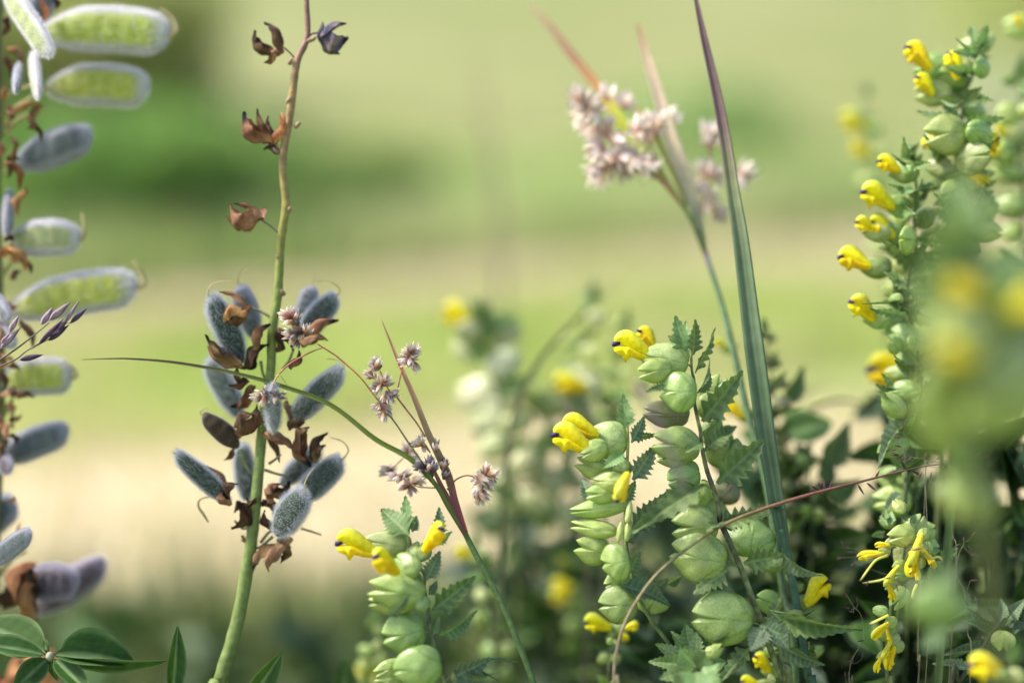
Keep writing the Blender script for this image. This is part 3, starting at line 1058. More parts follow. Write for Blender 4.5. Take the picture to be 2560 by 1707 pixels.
# nodes (scars where flowers fell)
for x, y in ((686, 285), (632, 345), (665, 480), (638, 590), (668, 140), (648, 670), (720, 90), (663, 230)):
    o = P('V', x, y, d - 0.001)
    tube('node_scar', t, [P('V', lerp(x, 660, 0.3), y + 6, d), P('V', x, y, d - 0.001), P('V', x + (4 if x > 655 else -4), y - 5, d - 0.001)], [mm('V', 6, d), mm('V', 5, d), mm('V', 2, d)], (0.30, 0.20, 0.13), n=6, sub=3)


def dry_flower(parent, c, stalk, petals, d, col=(0.16, 0.10, 0.09), r=6):
    s = tube('pedicel', parent, path(c, stalk, d), [mm(c, r, d)] * len(stalk), col, n=6)
    for p in petals:
        petal(s, c, *p[:5], d + R.uniform(-0.002, 0.002), kind=p[5], sag=p[6], name='withered_petal')


dry_flower(t, 'D', [(640, 370), (600, 325), (560, 290)], [(560, 310, 445, 143, 75, 'dark', -1), (555, 310, 470, 375, 55, 'brown', -1), (480, 350, 386, 192, 95, 'dark', 1), (520, 335, 440, 385, 45, 'brown', 1)], d)
dry_flower(t, 'D', [(712, 228), (740, 208), (785, 202)], [(785, 215, 942, 148, 62, 'blue', 1), (775, 215, 952, 232, 165, 'blue', -1), (772, 225, 900, 330, 70, 'blue', -1)], d, (0.18, 0.12, 0.16))
dry_flower(t, 'D', [(572, 948), (545, 930), (510, 890)], [(480, 880, 322, 692, 140, 'brown', 1), (485, 860, 402, 672, 55, 'brown', 1), (490, 850, 468, 712, 45, 'dark', 1), (520, 880, 545, 695, 80, 'orange', -1), (540, 930, 440, 915, 60, 'dark', -1), (480, 870, 420, 820, 60, 'brown', 1)], d)
dry_flower(t, 'D', [(525, 1425), (480, 1385), (425, 1348)], [(430, 1345, 240, 1258, 165, 'tan', 1), (425, 1335, 262, 1250, 55, 'brown', -1), (420, 1350, 215, 1330, 120, 'tan', 1)], d)

for p in ((405, 535, 245, 200, 118, d + 0.000, d - 0.004, 'dark', [(242, 200), (236, 180), (262, 138), (315, 124), (370, 128)], 1),
          (470, 410, 388, 148, 112, d + 0.012, d + 0.010, 'grey', [(385, 140), (392, 95), (425, 62), (460, 50)], 1),
          (690, 340, 752, 150, 92, d + 0.012, d + 0.014, 'grey', [(755, 145), (768, 110), (752, 85)], 1),
          (700, 400, 880, 198, 108, d + 0.004, d + 0.005, 'dark', [(880, 195), (890, 165), (850, 132), (780, 125)], 1),
          (400, 800, 232, 515, 112, d + 0.014, d + 0.016, 'dark', None, 1),
          (645, 830, 912, 562, 112, d, d - 0.002, 'dark', [(910, 560), (900, 520), (830, 510)], 1),
          (390, 950, 205, 790, 105, d, d - 0.003, 'brown', [(205, 790), (200, 768), (235, 748)], 1),
          (345, 1225, 72, 978, 88, d - 0.002, d - 0.006, 'dark', [(74, 978), (55, 970)], 1),
          (430, 1215, 402, 930, 98, d + 0.012, d + 0.013, 'dark', None, 1),
          (600, 1140, 800, 950, 95, d + 0.012, d + 0.014, 'dark', None, 1),
          (690, 1215, 908, 1010, 122, d + 0.002, d + 0.000, 'dark', [(905, 1010), (935, 965), (905, 920), (845, 900)], 1),
          (575, 1385, 730, 1170, 142, d - 0.010, d - 0.016, 'dark', [(720, 1178), (718, 1130), (738, 1085), (765, 1050)], 1)):
    pod(t, 'E', *p[:4], p[4], p[5], p[6], p[7], p[8], p[9])
# pod pointing at the viewer
pod(t, 'E', 562, 860, 560, 660, 128, d - 0.004, d - 0.020, 'dark', [(560, 640), (590, 590), (630, 640)])
for p in ((450, 255, 300, 330, 75, 'brown', 1), (440, 245, 298, 180, 40, 'brown', -1), (430, 260, 320, 330, 80, 'orange', -1), (395, 548, 232, 395, 70, 'brown', 1), (400, 560, 240, 450, 60, 'tan', 1),
          (420, 560, 540, 440, 80, 'dark', 1), (460, 460, 545, 340, 70, 'brown', 1), (585, 360, 660, 470, 75, 'dark', 1), (600, 400, 560, 480, 60, 'dark', 1), (690, 420, 880, 320, 70, 'brown', 1), (700, 430, 830, 420, 60, 'tan', 1),
          (650, 560, 690, 470, 50, 'dark', -1), (470, 650, 355, 745, 75, 'brown', 1), (400, 650, 388, 545, 40, 'dark', 1), (440, 620, 340, 640, 50, 'dark', 1), (400, 900, 480, 740, 85, 'brown', -1), (370, 850, 470, 790, 70, 'dark', 1),
          (520, 870, 665, 975, 60, 'tan', 1), (530, 880, 590, 1020, 40, 'brown', 1), (560, 860, 520, 900, 50, 'tan', 1), (650, 860, 700, 760, 70, 'dark', -1), (630, 720, 640, 860, 60, 'brown', 1), (680, 860, 745, 1040, 95, 'brown', -1), (690, 930, 740, 850, 60, 'brown', 1),
          (740, 1000, 830, 880, 60, 'dark', 1), (760, 1020, 820, 940, 55, 'brown', 1), (330, 1220, 230, 1045, 80, 'brown', -1), (310, 1200, 385, 1130, 70, 'dark', 1), (340, 1240, 310, 1160, 60, 'brown', 1),
          (440, 1230, 355, 1350, 95, 'dark', 1), (430, 1250, 370, 1270, 70, 'dark', -1), (480, 1220, 430, 1200, 50, 'dark', 1), (540, 1200, 640, 1120, 85, 'dark', -1), (530, 1220, 600, 1130, 70, 'brown', 1), (510, 1210, 560, 1280, 60, 'dark', 1), (560, 1360, 520, 1260, 60, 'dark', 1),
          (590, 1420, 465, 1555, 75, 'brown', -1), (600, 1430, 540, 1560, 70, 'tan', -1), (610, 1400, 600, 1520, 70, 'brown', 1), (640, 1390, 595, 1480, 60, 'brown', -1), (420, 1390, 400, 1410, 40, 'brown', 1), (370, 960, 320, 1010, 35, 'brown', 1)):
    petal(t, 'E', *p[:5], d - 0.001 + R.uniform(-0.004, 0.003), None, p[5], p[6])
for pts in ([(545, 300), (500, 275), (450, 255)], [(500, 520), (510, 580), (525, 620)], [(610, 560), (640, 520), (660, 470)], [(560, 1390), (500, 1440), (470, 1450)], [(400, 960), (430, 1040), (470, 1090)], [(540, 1030), (570, 1010), (600, 985)],
            [(480, 1090), (440, 1060), (400, 1000)], [(450, 1340), (410, 1350), (370, 1310)], [(500, 1420), (540, 1370), (580, 1360)], [(520, 1060), (580, 1080), (640, 1090)]):
    tube('pedicel', t, path('E', pts, d), [mm('E', 9, d), mm('E', 7, d), mm('E', 7, d)], (0.18, 0.20, 0.09), n=6)
tube('withered_filament', t, path('E', [(260, 1190), (200, 1205), (190, 1240), (215, 1280), (240, 1320)], d), [mm('E', r, d) for r in (4, 5, 6, 7, 3)], (0.30, 0.24, 0.13), n=6)
tube('withered_filament', t, path('E', [(700, 1350), (750, 1365), (800, 1382)], d), [mm('E', r, d) for r in (7, 6, 5)], (0.33, 0.27, 0.16), n=6)

# ------------------------------------------------------------------ lupin at the edge with pale green pods
d = 0.487
sp = path('S', [(2, -60), (-8, 120), (-6, 300), (-14, 520), (-8, 700), (-2, 900), (-6, 1100), (-14, 1300), (-20, 1500), (-30, 1750)], d)
t, full = plant('lupin_plant', 'lupin stalk with pale translucent green pods edged in white fuzz, hooked tips', 'flower stalk', sp, dx=-0.03)
tube('stem', t, full, [mm('S', r, d) for r in (12, 13, 14, 14, 15, 15, 16, 16, 17, 18, 19, 20)], [(0, (0.17, 0.17, 0.07)), (1, (0.14, 0.18, 0.06))], n=12)
for k_ in range(34):
    yy = R.uniform(20, 1330); xx = R.uniform(-10, 34)
    petal(t, 'S', xx, yy, xx + R.uniform(-22, 34), yy + R.uniform(-45, 45), R.uniform(14, 26), d - R.uniform(0.002, 0.012), None, R.choice(['brown', 'dark', 'orange', 'tan', 'brown']), R.choice([1, -1]))
for p in (('A', 255, 205, 1030, 225, 250, 0, 0, 'green', [(1030, 225), (1072, 205), (1078, 165), (1050, 105), (985, 58)], 1),
          ('A', 290, 545, 905, 560, 230, 0.004, 0.004, 'green', None, 1),
          ('A', 100, 1010, 565, 830, 205, 0.006, 0.0, 'grey', None, 1),
          ('A', 60, 1490, 492, 1470, 205, 0, -0.002, 'pale', [(490, 1475), (513, 1440), (515, 1370), (500, 1300)], 1),
          ('B', 65, 590, 835, 440, 235, 0, -0.001, 'green', [(835, 440), (878, 430), (885, 385), (850, 320), (812, 280)], 1),
          ('B', 0, 1035, 440, 990, 205, 0, -0.001, 'green', [(440, 990), (466, 975), (440, 925), (385, 885)], 1),
          ('B', -20, 1490, 425, 1315, 180, 0.006, 0.004, 'grey', None, 1),
          ('C', -170, 690, 95, 450, 190, 0.006, 0.004, 'grey', None, 1),
          ('C', -70, 850, 195, 645, 120, -0.028, -0.034, 'grey', None, 1),
          ('C', 215, 1130, 655, 830, 190, 0.014, 0.016, 'mauve', None, 1),
          ('C', 150, 960, 480, 960, 215, 0.002, 0.0, 'mauve', None, 1),
          ('A', 20, -60, 310, 350, 150, -0.012, -0.028, 'pale', None, 1),
          ('A', 200, 330, 235, 600, 125, -0.004, -0.03, 'pale', None, 1),
          ('A', 60, 1160, 40, 1450, 120, 0.004, -0.006, 'grey', None, 1),
          ('A', 120, 400, 95, 560, 100, 0.0, -0.03, 'grey', None, 1),
          ('A', 200, 150, 300, -60, 150, 0.006, 0.01, 'grey', None, 1),
          ('B', -60, 480, 60, 640, 110, -0.01, -0.02, 'grey', None, 1),
          ('B', -60, 640, 90, 800, 110, -0.004, -0.012, 'grey', None, 1),
          ('B', -60, 1440, 70, 1560, 130, 0, -0.01, 'mauve', None, 1)):
    pod(t, p[0], *p[1:6], d + p[6], d + p[7], p[8], p[9], p[10])
for p in (('A', 60, 290, 110, 350, 45, 'orange', 1), ('A', 40, 340, 60, 480, 45, 'dark', 1), ('A', 100, 280, 130, 410, 40, 'tan', 1), ('A', 60, 680, 260, 660, 60, 'orange', 1), ('A', 230, 640, 210, 800, 60, 'brown', -1), ('A', 220, 760, 245, 870, 40, 'dark', 1),
          ('A', 200, 720, 170, 790, 60, 'brown', 1), ('A', 60, 640, 40, 740, 50, 'tan', 1), ('A', 90, 980, 110, 1150, 60, 'orange', 1), ('A', 60, 960, 45, 1090, 45, 'dark', 1), ('A', 150, 1150, 110, 1320, 60, 'orange', -1), ('A', 30, 1450, 80, 1480, 50, 'dark', 1),
          ('A', 265, 0, 262, 130, 50, 'orange', 1), ('A', 330, -20, 340, 60, 50, 'dark', 1), ('A', 50, 100, 10, 220, 50, 'dark', 1), ('B', 60, 180, 150, 330, 80, 'orange', 1), ('B', 130, 260, 190, 350, 50, 'brown', 1), ('B', 60, 380, 130, 340, 50, 'dark', 1),
          ('B', -10, 640, 40, 700, 60, 'brown', 1), ('B', 130, 640, 200, 800, 60, 'brown', 1), ('B', 0, 1090, 170, 1100, 40, 'tan', 1), ('B', 100, 1100, 210, 1110, 50, 'brown', 1), ('B', 5, 950, 25, 1060, 50, 'dark', 1), ('B', 70, 1330, 90, 1400, 50, 'dark', 1),
          ('C', 20, 1100, 180, 830, 180, 'dark', -1), ('C', 60, 1050, 215, 840, 150, 'orange', 1), ('C', 130, 1150, 235, 900, 120, 'orange', 1), ('C', 200, 1190, 240, 1000, 60, 'brown', 1), ('C', 0, 240, 60, 80, 80, 'brown', 1), ('C', 110, 690, 130, 580, 30, 'tan', 1),
          ('B', 30, 560, -10, 500, 60, 'tan', 1)):
    petal(t, p[0], *p[1:6], d - 0.006 + R.uniform(-0.006, 0.003), None, p[6], p[7])
for c, pts in (('B', [(0, 380), (40, 320), (90, 260)]), ('B', [(20, 1180), (70, 1160), (75, 1300)]), ('A', [(30, 820), (110, 740), (180, 700)]), ('B', [(0, 1250), (50, 1180), (80, 1110)]), ('A', [(0, 620), (90, 560), (220, 520)]), ('C', [(0, 900), (80, 800), (160, 760)]),
               ('A', [(40, 700), (180, 610), (300, 545)]), ('A', [(20, 1060), (60, 1040), (110, 1005)]), ('B', [(0, 640), (30, 620), (70, 590)])):
    tube('pedicel', t, path(c, pts, d), [mm(c, 18, d), mm(c, 14, d), mm(c, 12, d)], (0.36, 0.33, 0.12), n=7)

# ------------------------------------------------------------------ palmate lupin leaf at the bottom corner
d = 0.452
c0 = P('C', 305, 1402, d)
st_pts = [c0, P('C', 290, 1480, d + 0.012), P('C', 220, 1640, d + 0.03)]
t, full = plant('lupin_leaf', 'dark green palmate lupin leaf with spreading leaflets below the brown pod', 'leaf', st_pts)
tube('leaf_stalk', t, full, [0.0009, 0.001, 0.0012, 0.0013, 0.0014], (0.2, 0.2, 0.1), n=8)
for i, (bx, by, tx, ty, w, d1, roll, k) in enumerate(((290, 1392, -120, 1190, 250, d + 0.006, 0.35, 0), (290, 1398, -150, 1300, 110, d - 0.012, 1.05, 2), (318, 1392, 830, 1440, 215, d + 0.002, -0.55, 1), (328, 1402, 1020, 1466, 75, d - 0.004, 1.1, 2),
                                                       (300, 1412, 80, 1610, 150, d - 0.008, 0.2, 0), (325, 1415, 560, 1640, 120, d - 0.01, -0.3, 0), (305, 1395, 260, 1320, 60, d + 0.02, 0.0, 0), (310, 1405, 340, 1560, 60, d + 0.006, 0.9, 2))):
    leaf(t, 'C', bx, by, tx, ty, w, d, d1, LEAFLET[k], roll, 'leaflet', z=0.3)
tube('leaf_hub', t, [c0 + Vector((0, 0.0008, 0.0006)), c0, c0 - Vector((0, -0.001, 0.0014))], [0.0009, 0.0014, 0.001], (0.36, 0.36, 0.25), n=8)

for lab, pts, w, cc in (('single upright narrow green leaflet with a pale midrib standing beside the palmate lupin leaf', ('C', 1055, 1680, 1090, 1215, 112), 0, 0), ('small bright green leaf tip standing at the foot of the dark-podded lupin stalk', ('S', 600, 1790, 706, 1630, 62), 0, 0)):
    c, bx, by, tx, ty, ww = pts
    b = P(c, bx, by, d)
    t, full = plant('lupin_leaflet', lab, 'leaf', [b])
    tube('leaf_stalk', t, full, [0.0008, 0.0009, 0.001], (0.15, 0.2, 0.08), n=7)
    leaf(t, c, bx, by, tx, ty, ww, d, d + 0.001, LEAFLET[0], 0.25, 'leaflet', z=0.3)
# reddish dead leaves behind the corner leaf
b = P('C', 200, 1600, 0.50)
t, full = plant('withered_lupin_leaf', 'rust-brown withered leaf hanging behind the palmate lupin leaf', 'leaf', [b])
tube('leaf_stalk', t, full, [0.001, 0.001, 0.001], (0.2, 0.12, 0.08), n=7)
for p in ((200, 1600, -40, 1500, 230), (220, 1590, 330, 1380, 200), (200, 1600, 110, 1400, 150), (240, 1600, 520, 1430, 150)):
    petal(t, 'C', *p, 0.50, 0.51, 'orange', 1, name='withered_leaflet')

# ------------------------------------------------------------------ purple grass panicle in front of the pale lupin
d = 0.447
sp = path('B', [(300, 655), (180, 752), (90, 820), (-20, 895), (-140, 1000), (-200, 1200)], d)
t, full = plant('grass_panicle', 'grass head with dark purple and lilac spikelets crossing in front of the pale lupin pods', 'grass', sp, dx=-0.02)
tube('stem', t, full, [mm('B', r, d) for r in (3, 5, 6, 7, 8, 9, 9, 9)], [(0, (0.12, 0.10, 0.12)), (0.4, (0.10, 0.14, 0.08)), (1, (0.1, 0.15, 0.06))], n=7)
br = tube('branch', t, path('B', [(-60, 950), (20, 912), (100, 876), (160, 828), (215, 798), (300, 752), (360, 700)], d - 0.001), [mm('B', r, d) for r in (6, 5, 5, 4, 4, 3, 2)], (0.09, 0.06, 0.08), n=6)
br2 = tube('branch', t, path('B', [(205, 800), (300, 740), (390, 665), (430, 655)], d - 0.001), [mm('B', r, d) for r in (4, 3, 3, 2)], (0.09, 0.06, 0.08), n=6)
for bx, by, tx, ty, w, k, par in ((235, 785, 395, 625, 34, 'purple', br), (295, 765, 425, 665, 40, 'purple', br), (385, 672, 492, 508, 26, 'lilac', br2), (360, 700, 410, 640, 26, 'purple', br2), (428, 658, 535, 562, 34, 'purple', br2), (118, 882, 268, 848, 40, 'purple', br),
                                  (0, 815, 130, 680, 40, 'lilac', t), (55, 715, 118, 605, 36, 'lilac', t), (250, 668, 328, 555, 44, 'lilac', t), (300, 640, 435, 525, 48, 'lilac', t), (10, 780, 60, 720, 34, 'lilac', t), (320, 720, 400, 640, 30, 'purple', br)):
    a, b = P('B', bx, by, d - 0.001), P('B', tx, ty, d - 0.001 + R.uniform(-0.003, 0.003))
    L = (b - a).length
    part('spikelet', SPIKE[k], None, par, frame(a, b - a, CAM - a, L, mm('B', w, d) / 2, mm('B', w, d) / 2))
    if R.random() < 0.7:
        tube('awn', par, [b - (b - a) * 0.15, b + (b - a) * 0.12], [0.00008, 0.00003], (0.2, 0.14, 0.16), n=4, sub=2)

# ------------------------------------------------------------------ wood rush in focus
d = 0.449
RD, RG, RB = (0.26, 0.07, 0.06), (0.12, 0.18, 0.06), (0.34, 0.17, 0.10)
sp = path('V', [(985, 1055), (1010, 1108), (1040, 1165), (1085, 1258), (1150, 1380), (1190, 1475), (1228, 1575), (1260, 1680)], d)
t, full = plant('wood_rush', 'wood rush with brown floret tufts and a long bent green bract', 'rush', sp, dx=0.03)
tube('stem', t, full, [mm('V', r, d) for r in (3.5, 5, 6.2, 6.8, 7, 7, 7.2, 7.5, 8, 8)], [(0, (0.30, 0.13, 0.11)), (0.10, (0.25, 0.07, 0.08)), (0.17, (0.2, 0.12, 0.07)), (0.25, (0.13, 0.19, 0.07)), (1, (0.12, 0.2, 0.07))], n=10, bumpy=0.04)
blade('bract', t, path('V', [(1070, 1225), (1045, 1150), (1030, 1095), (1003, 1035), (985, 998), (950, 910), (915, 830), (893, 775), (877, 736)], d - 0.001, d + 0.003), [mm('V', w, d) for w in (6, 8, 9.5, 8.5, 7.5, 6, 4.2, 2.3, 0.6)],
      [(0, (0.30, 0.06, 0.09)), (0.14, (0.30, 0.10, 0.12)), (0.3, (0.36, 0.27, 0.15)), (0.4, (0.36, 0.28, 0.14)), (0.7, (0.58, 0.34, 0.24)), (1, (0.45, 0.22, 0.16))], fold=0.5, ribs=3, stripe=0.12)
blade('bract', t, path('V', [(1075, 1240), (1030, 1165), (1000, 1112), (940, 1052), (862, 1008), (760, 930), (640, 884), (560, 862), (480, 845), (390, 831), (300, 824), (240, 824), (188, 826)], d - 0.001, d - 0.004), [mm('V', w, d) for w in (4, 5, 5.6, 6, 5.8, 5.4, 5, 4.6, 3.8, 3, 2.1, 1.3, 0.5)],
      [(0, (0.11, 0.17, 0.05)), (0.3, (0.19, 0.27, 0.05)), (0.6, (0.19, 0.22, 0.06)), (0.72, (0.17, 0.13, 0.08)), (1, (0.15, 0.10, 0.08))], fold=0.5, ribs=2, stripe=0.12)
b1 = tube('branch', t, path('Q', [(585, 1115), (540, 1030), (450, 900), (350, 750), (250, 620), (150, 490), (60, 405), (0, 355), (-50, 322), (-110, 285)], d - 0.0015), [mm('Q', r, d) for r in (7, 6, 6, 5.5, 5.5, 5, 5, 5, 4.5, 4)], [(0, RG), (0.5, (0.22, 0.18, 0.08)), (0.75, (0.42, 0.16, 0.08)), (1, (0.38, 0.12, 0.09))], n=7)
b1b = tube('branch', t, path('E', [(805, 455), (740, 480), (650, 530), (600, 575), (562, 625)], d - 0.002), [mm('E', r, d) for r in (4, 4, 4, 4, 4)], [(0, (0.5, 0.3, 0.2)), (0.3, (0.42, 0.15, 0.10)), (1, (0.34, 0.12, 0.09))], n=7)
florets(b1, 'E', [(620, 290, 160), (640, 300, 130), (665, 280, 80), (645, 280, 100), (625, 320, 190), (660, 310, 60), (680, 300, 50), (640, 330, 200), (670, 330, 20)], 52, d - 0.002, 'brown')
florets(b1, 'E', [(640, 380, 170), (650, 400, 210), (665, 370, 140), (690, 350, 80), (660, 420, 240), (680, 400, 300), (630, 395, 180), (725, 360, 85), (735, 375, 60), (680, 440, 260)], 48, d - 0.002, 'brown')
florets(b1, 'E', [(680, 330, 110), (690, 380, 180), (670, 395, 230)], 40, d - 0.003, 'dark')
florets(b1b, 'E', [(470, 695, 190), (490, 680, 170), (500, 705, 230), (520, 690, 120), (540, 715, 270), (560, 690, 320), (575, 705, 290), (590, 690, 330), (605, 695, 10), (545, 670, 90), (530, 655, 100), (515, 720, 250), (480, 710, 200)], 46, d - 0.003, 'brown')
florets(b1b, 'E', [(525, 680, 180), (560, 675, 0), (540, 690, 260)], 40, d - 0.004, 'dark')
b2 = tube('branch', t, path('Q', [(530, 835), (480, 755), (430, 690), (360, 600), (315, 560), (285, 500), (262, 445)], d), [mm('Q', r, d) for r in (6, 5.5, 5.5, 6, 5, 4.5, 4)], [(0, (0.35, 0.2, 0.1)), (0.4, (0.42, 0.16, 0.09)), (1, (0.4, 0.14, 0.10))], n=7)
b2b = tube('branch', t, path('Q', [(360, 590), (375, 510), (388, 450), (400, 395), (430, 370)], d + 0.001), [mm('Q', r, d) for r in (5, 5, 4.5, 4.5, 3.5)], [(0, (0.5, 0.26, 0.2)), (1, (0.42, 0.15, 0.1))], n=7)
florets(b2, 'Q', [(240, 385, 85), (225, 400, 140), (250, 400, 60), (215, 415, 160), (240, 425, 200), (190, 460, 170), (200, 480, 200), (215, 465, 130), (260, 495, 120), (300, 490, 60), (310, 520, 20), (250, 520, 160), (225, 545, 190), (260, 550, 250), (240, 560, 220),
                 (290, 600, 240), (310, 590, 300), (345, 580, 10), (320, 615, 290), (270, 630, 160), (240, 660, 190), (265, 665, 220), (295, 665, 330), (265, 700, 230), (285, 720, 275), (275, 690, 260), (300, 690, 300)], 62, d - 0.001, 'brown')
florets(b2b, 'Q', [(440, 310, 95), (465, 310, 70), (420, 335, 140), (450, 340, 60), (480, 335, 30), (405, 360, 170), (440, 360, 110), (465, 365, 10), (455, 410, 320), (440, 395, 260), (470, 420, 300), (405, 390, 200)], 66, d + 0.001, 'brown')
b3 = tube('branch', t, path('Q', [(660, 1150), (690, 1112), (725, 1082), (780, 1064), (830, 1080), (850, 1110)], d - 0.001), [mm('Q', r, d) for r in (6, 5, 4.5, 4.5, 4, 4)], [(0, (0.24, 0.10, 0.08)), (1, (0.22, 0.10, 0.09))], n=7)
florets(b3, 'Q', [(900, 1020, 75), (880, 1035, 110), (945, 1050, 20), (920, 1065, 350), (850, 1070, 130), (840, 1100, 200), (870, 1090, 330), (935, 1090, 320), (900, 1110, 330), (910, 1130, 330), (875, 1130, 290), (850, 1140, 240), (870, 1170, 300), (845, 1170, 250), (880, 1185, 320), (840, 1205, 260), (855, 1210, 280)], 66, d - 0.002, 'brown')
b4 = tube('branch', t, path('Q', [(590, 1138), (530, 1136), (480, 1130), (440, 1110), (400, 1080)], d + 0.006), [mm('Q', r, d) for r in (5, 4, 4, 4, 4)], [(0, RG), (0.5, (0.4, 0.2, 0.15)), (1, (0.45, 0.24, 0.18))], n=7)
florets(b4, 'Q', [(440, 1165, 260), (455, 1150, 300), (410, 1130, 200), (430, 1110, 90), (400, 1135, 190), (380, 1075, 60), (350, 1070, 170), (410, 1060, 70), (425, 1055, 40), (370, 1085, 220), (335, 1075, 180), (480, 1100, 20)], 64, d + 0.010, 'brown')
b5 = tube('branch', t, path('Q', [(540, 990), (480, 975), (430, 940), (360, 1000), (300, 1040)], d + 0.016), [mm('Q', r, d) for r in (5, 4, 4, 4, 4)], (0.4, 0.2, 0.15), n=7)
florets(b5, 'Q', [(420, 900, 110), (440, 925, 60), (450, 950, 0), (400, 930, 170), (460, 960, 320), (300, 1035, 180), (285, 1045, 200), (330, 1030, 60), (480, 1085, 0), (500, 1105, 320)], 64, d + 0.018, 'brown')
b6 = tube('branch', t, path('Q', [(560, 930), (540, 895), (515, 860)], d - 0.001), [mm('Q', r, d) for r in (5, 5, 4)], (0.36, 0.18, 0.12), n=7)
florets(b6, 'Q', [(500, 845, 100), (480, 880, 170), (465, 880, 190), (510, 860, 60), (525, 905, 300), (490, 870, 140), (595, 870, 80), (592, 900, 90)], 54, d, 'brown')
florets(b6, 'Q', [(560, 985, 100), (545, 1000, 120), (575, 1000, 70), (550, 1030, 140), (580, 1020, 60), (500, 1000, 140), (490, 1015, 180), (515, 1030, 220), (640, 985, 80), (650, 1000, 60), (635, 1015, 90), (650, 1055, 70), (540, 1060, 200), (565, 1050, 100)], 58, d - 0.001, 'dark')
florets(b6, 'Q', [(640, 1000, 110), (500, 1005, 160), (555, 1015, 80)], 55, d - 0.002, 'brown')

# ------------------------------------------------------------------ pink-flowered rush leaning behind
d0, d1 = 0.494, 0.468
t, full = plant('wood_rush', 'blurred wood rush with pale pink floret heads and a cream bract', 'rush',
                path('G', [(905, 1230), (925, 1290), (965, 1410), (1010, 1568), (1055, 1760), (1110, 2000), (1180, 2250), (1230, 2500), (1290, 2900), (1350, 3300)], d0, d1), dx=0.02)
tube('stem', t, full, [mm('G', r, d0) for r in (12, 13, 13, 14, 16, 17, 17, 17, 17, 17, 18, 18)], [(0, (0.24, 0.10, 0.13)), (0.03, (0.22, 0.22, 0.25)), (0.06, (0.10, 0.17, 0.085)), (1, (0.10, 0.17, 0.08))], n=9)
br = tube('branch', t, path('G', [(912, 1250), (870, 1150), (820, 1040), (740, 940), (665, 865), (600, 830), (520, 790)], d0), [mm('G', r, d0) for r in (14, 12, 11, 10, 8, 6, 5)], [(0, (0.16, 0.22, 0.07)), (0.4, (0.2, 0.26, 0.08)), (0.55, (0.5, 0.25, 0.14)), (1, (0.55, 0.32, 0.22))], n=8)
blade('bract', t, path('G', [(800, 1010), (720, 900), (640, 790), (560, 690), (470, 560), (400, 450), (320, 350), (230, 240), (140, 120), (45, 25)], d0, d0 + 0.035), [mm('G', w, d0) for w in (9, 17, 25, 30, 30, 25, 22, 19, 14, 5)],
      [(0, (0.3, 0.36, 0.1)), (0.25, (0.44, 0.58, 0.05)), (0.45, (0.5, 0.56, 0.07)), (0.55, (0.58, 0.34, 0.10)), (0.75, (0.42, 0.22, 0.14)), (1, (0.5, 0.38, 0.24))], fold=0.4, ribs=3)
blade('bract', t, path('G', [(905, 1230), (870, 1060), (840, 950), (790, 810), (740, 680), (700, 540), (655, 390), (615, 260), (580, 125)], d0, d0 + 0.008), [mm('G', w, d0) for w in (12, 24, 34, 40, 38, 31, 26, 19, 8)],
      [(0, (0.3, 0.34, 0.2)), (0.25, (0.62, 0.58, 0.42)), (0.6, (0.86, 0.74, 0.58)), (0.85, (0.84, 0.66, 0.50)), (1, (0.6, 0.34, 0.2))], fold=0.4, ribs=3)
blade('bract', t, path('G', [(820, 1010), (750, 850), (680, 700), (620, 590), (540, 500)], d0 + 0.004, d0 + 0.01), [mm('G', w, d0) for w in (8, 10, 10, 10, 4)], [(0, (0.4, 0.42, 0.12)), (0.6, (0.6, 0.42, 0.16)), (1, (0.6, 0.38, 0.2))], fold=0.4)
for pts in ([(740, 940), (640, 720), (600, 640)], [(600, 830), (480, 740), (400, 640), (330, 560)], [(620, 840), (450, 820), (370, 860)], [(640, 720), (660, 640), (680, 600)], [(520, 790), (440, 660), (370, 520)]):
    tube('branch', t, path('G', pts, d0), [mm('G', 6, d0)] * len(pts), (0.58, 0.33, 0.2), n=6)
florets(br, 'G', [(270, 460, 120), (300, 460, 80), (280, 520, 180), (300, 540, 200), (355, 490, 90), (375, 520, 30), (365, 540, 300), (310, 590, 200), (300, 610, 230), (365, 580, 250), (370, 640, 180), (350, 650, 210), (390, 660, 300), (470, 670, 60), (480, 690, 330), (430, 600, 90), (425, 640, 120),
                 (375, 720, 150), (365, 750, 200), (390, 770, 270), (430, 770, 150), (460, 760, 60), (410, 810, 200), (430, 830, 250), (370, 855, 200), (380, 870, 270), (500, 755, 80), (540, 745, 40), (520, 780, 300), (480, 820, 240), (520, 840, 270), (560, 810, 300), (600, 790, 30), (610, 830, 320), (590, 610, 60),
                 (610, 600, 30), (560, 635, 180), (670, 580, 90), (690, 600, 20), (665, 635, 270), (510, 490, 110), (525, 515, 20), (430, 450, 90), (600, 670, 270), (635, 830, 330), (650, 800, 60)], 84, d0, 'pink', 0.008)
br = tube('branch', t, path('G', [(905, 1230), (890, 1060), (915, 860), (935, 740), (925, 640)], d0 + 0.012), [mm('G', r, d0) for r in (8, 8, 7, 6, 5)], (0.42, 0.24, 0.17), n=7)
florets(br, 'G', [(925, 635, 90), (935, 690, 60), (925, 660, 180), (1100, 850, 40), (1120, 840, 20), (1085, 890, 270), (950, 830, 60), (915, 850, 150), (965, 860, 330), (940, 980, 270), (930, 1000, 200), (985, 1040, 330), (970, 1060, 270), (860, 900, 180), (900, 930, 220), (945, 960, 0), (900, 820, 120), (745, 575, 30)], 78, d0 + 0.014, 'pink', 0.006)

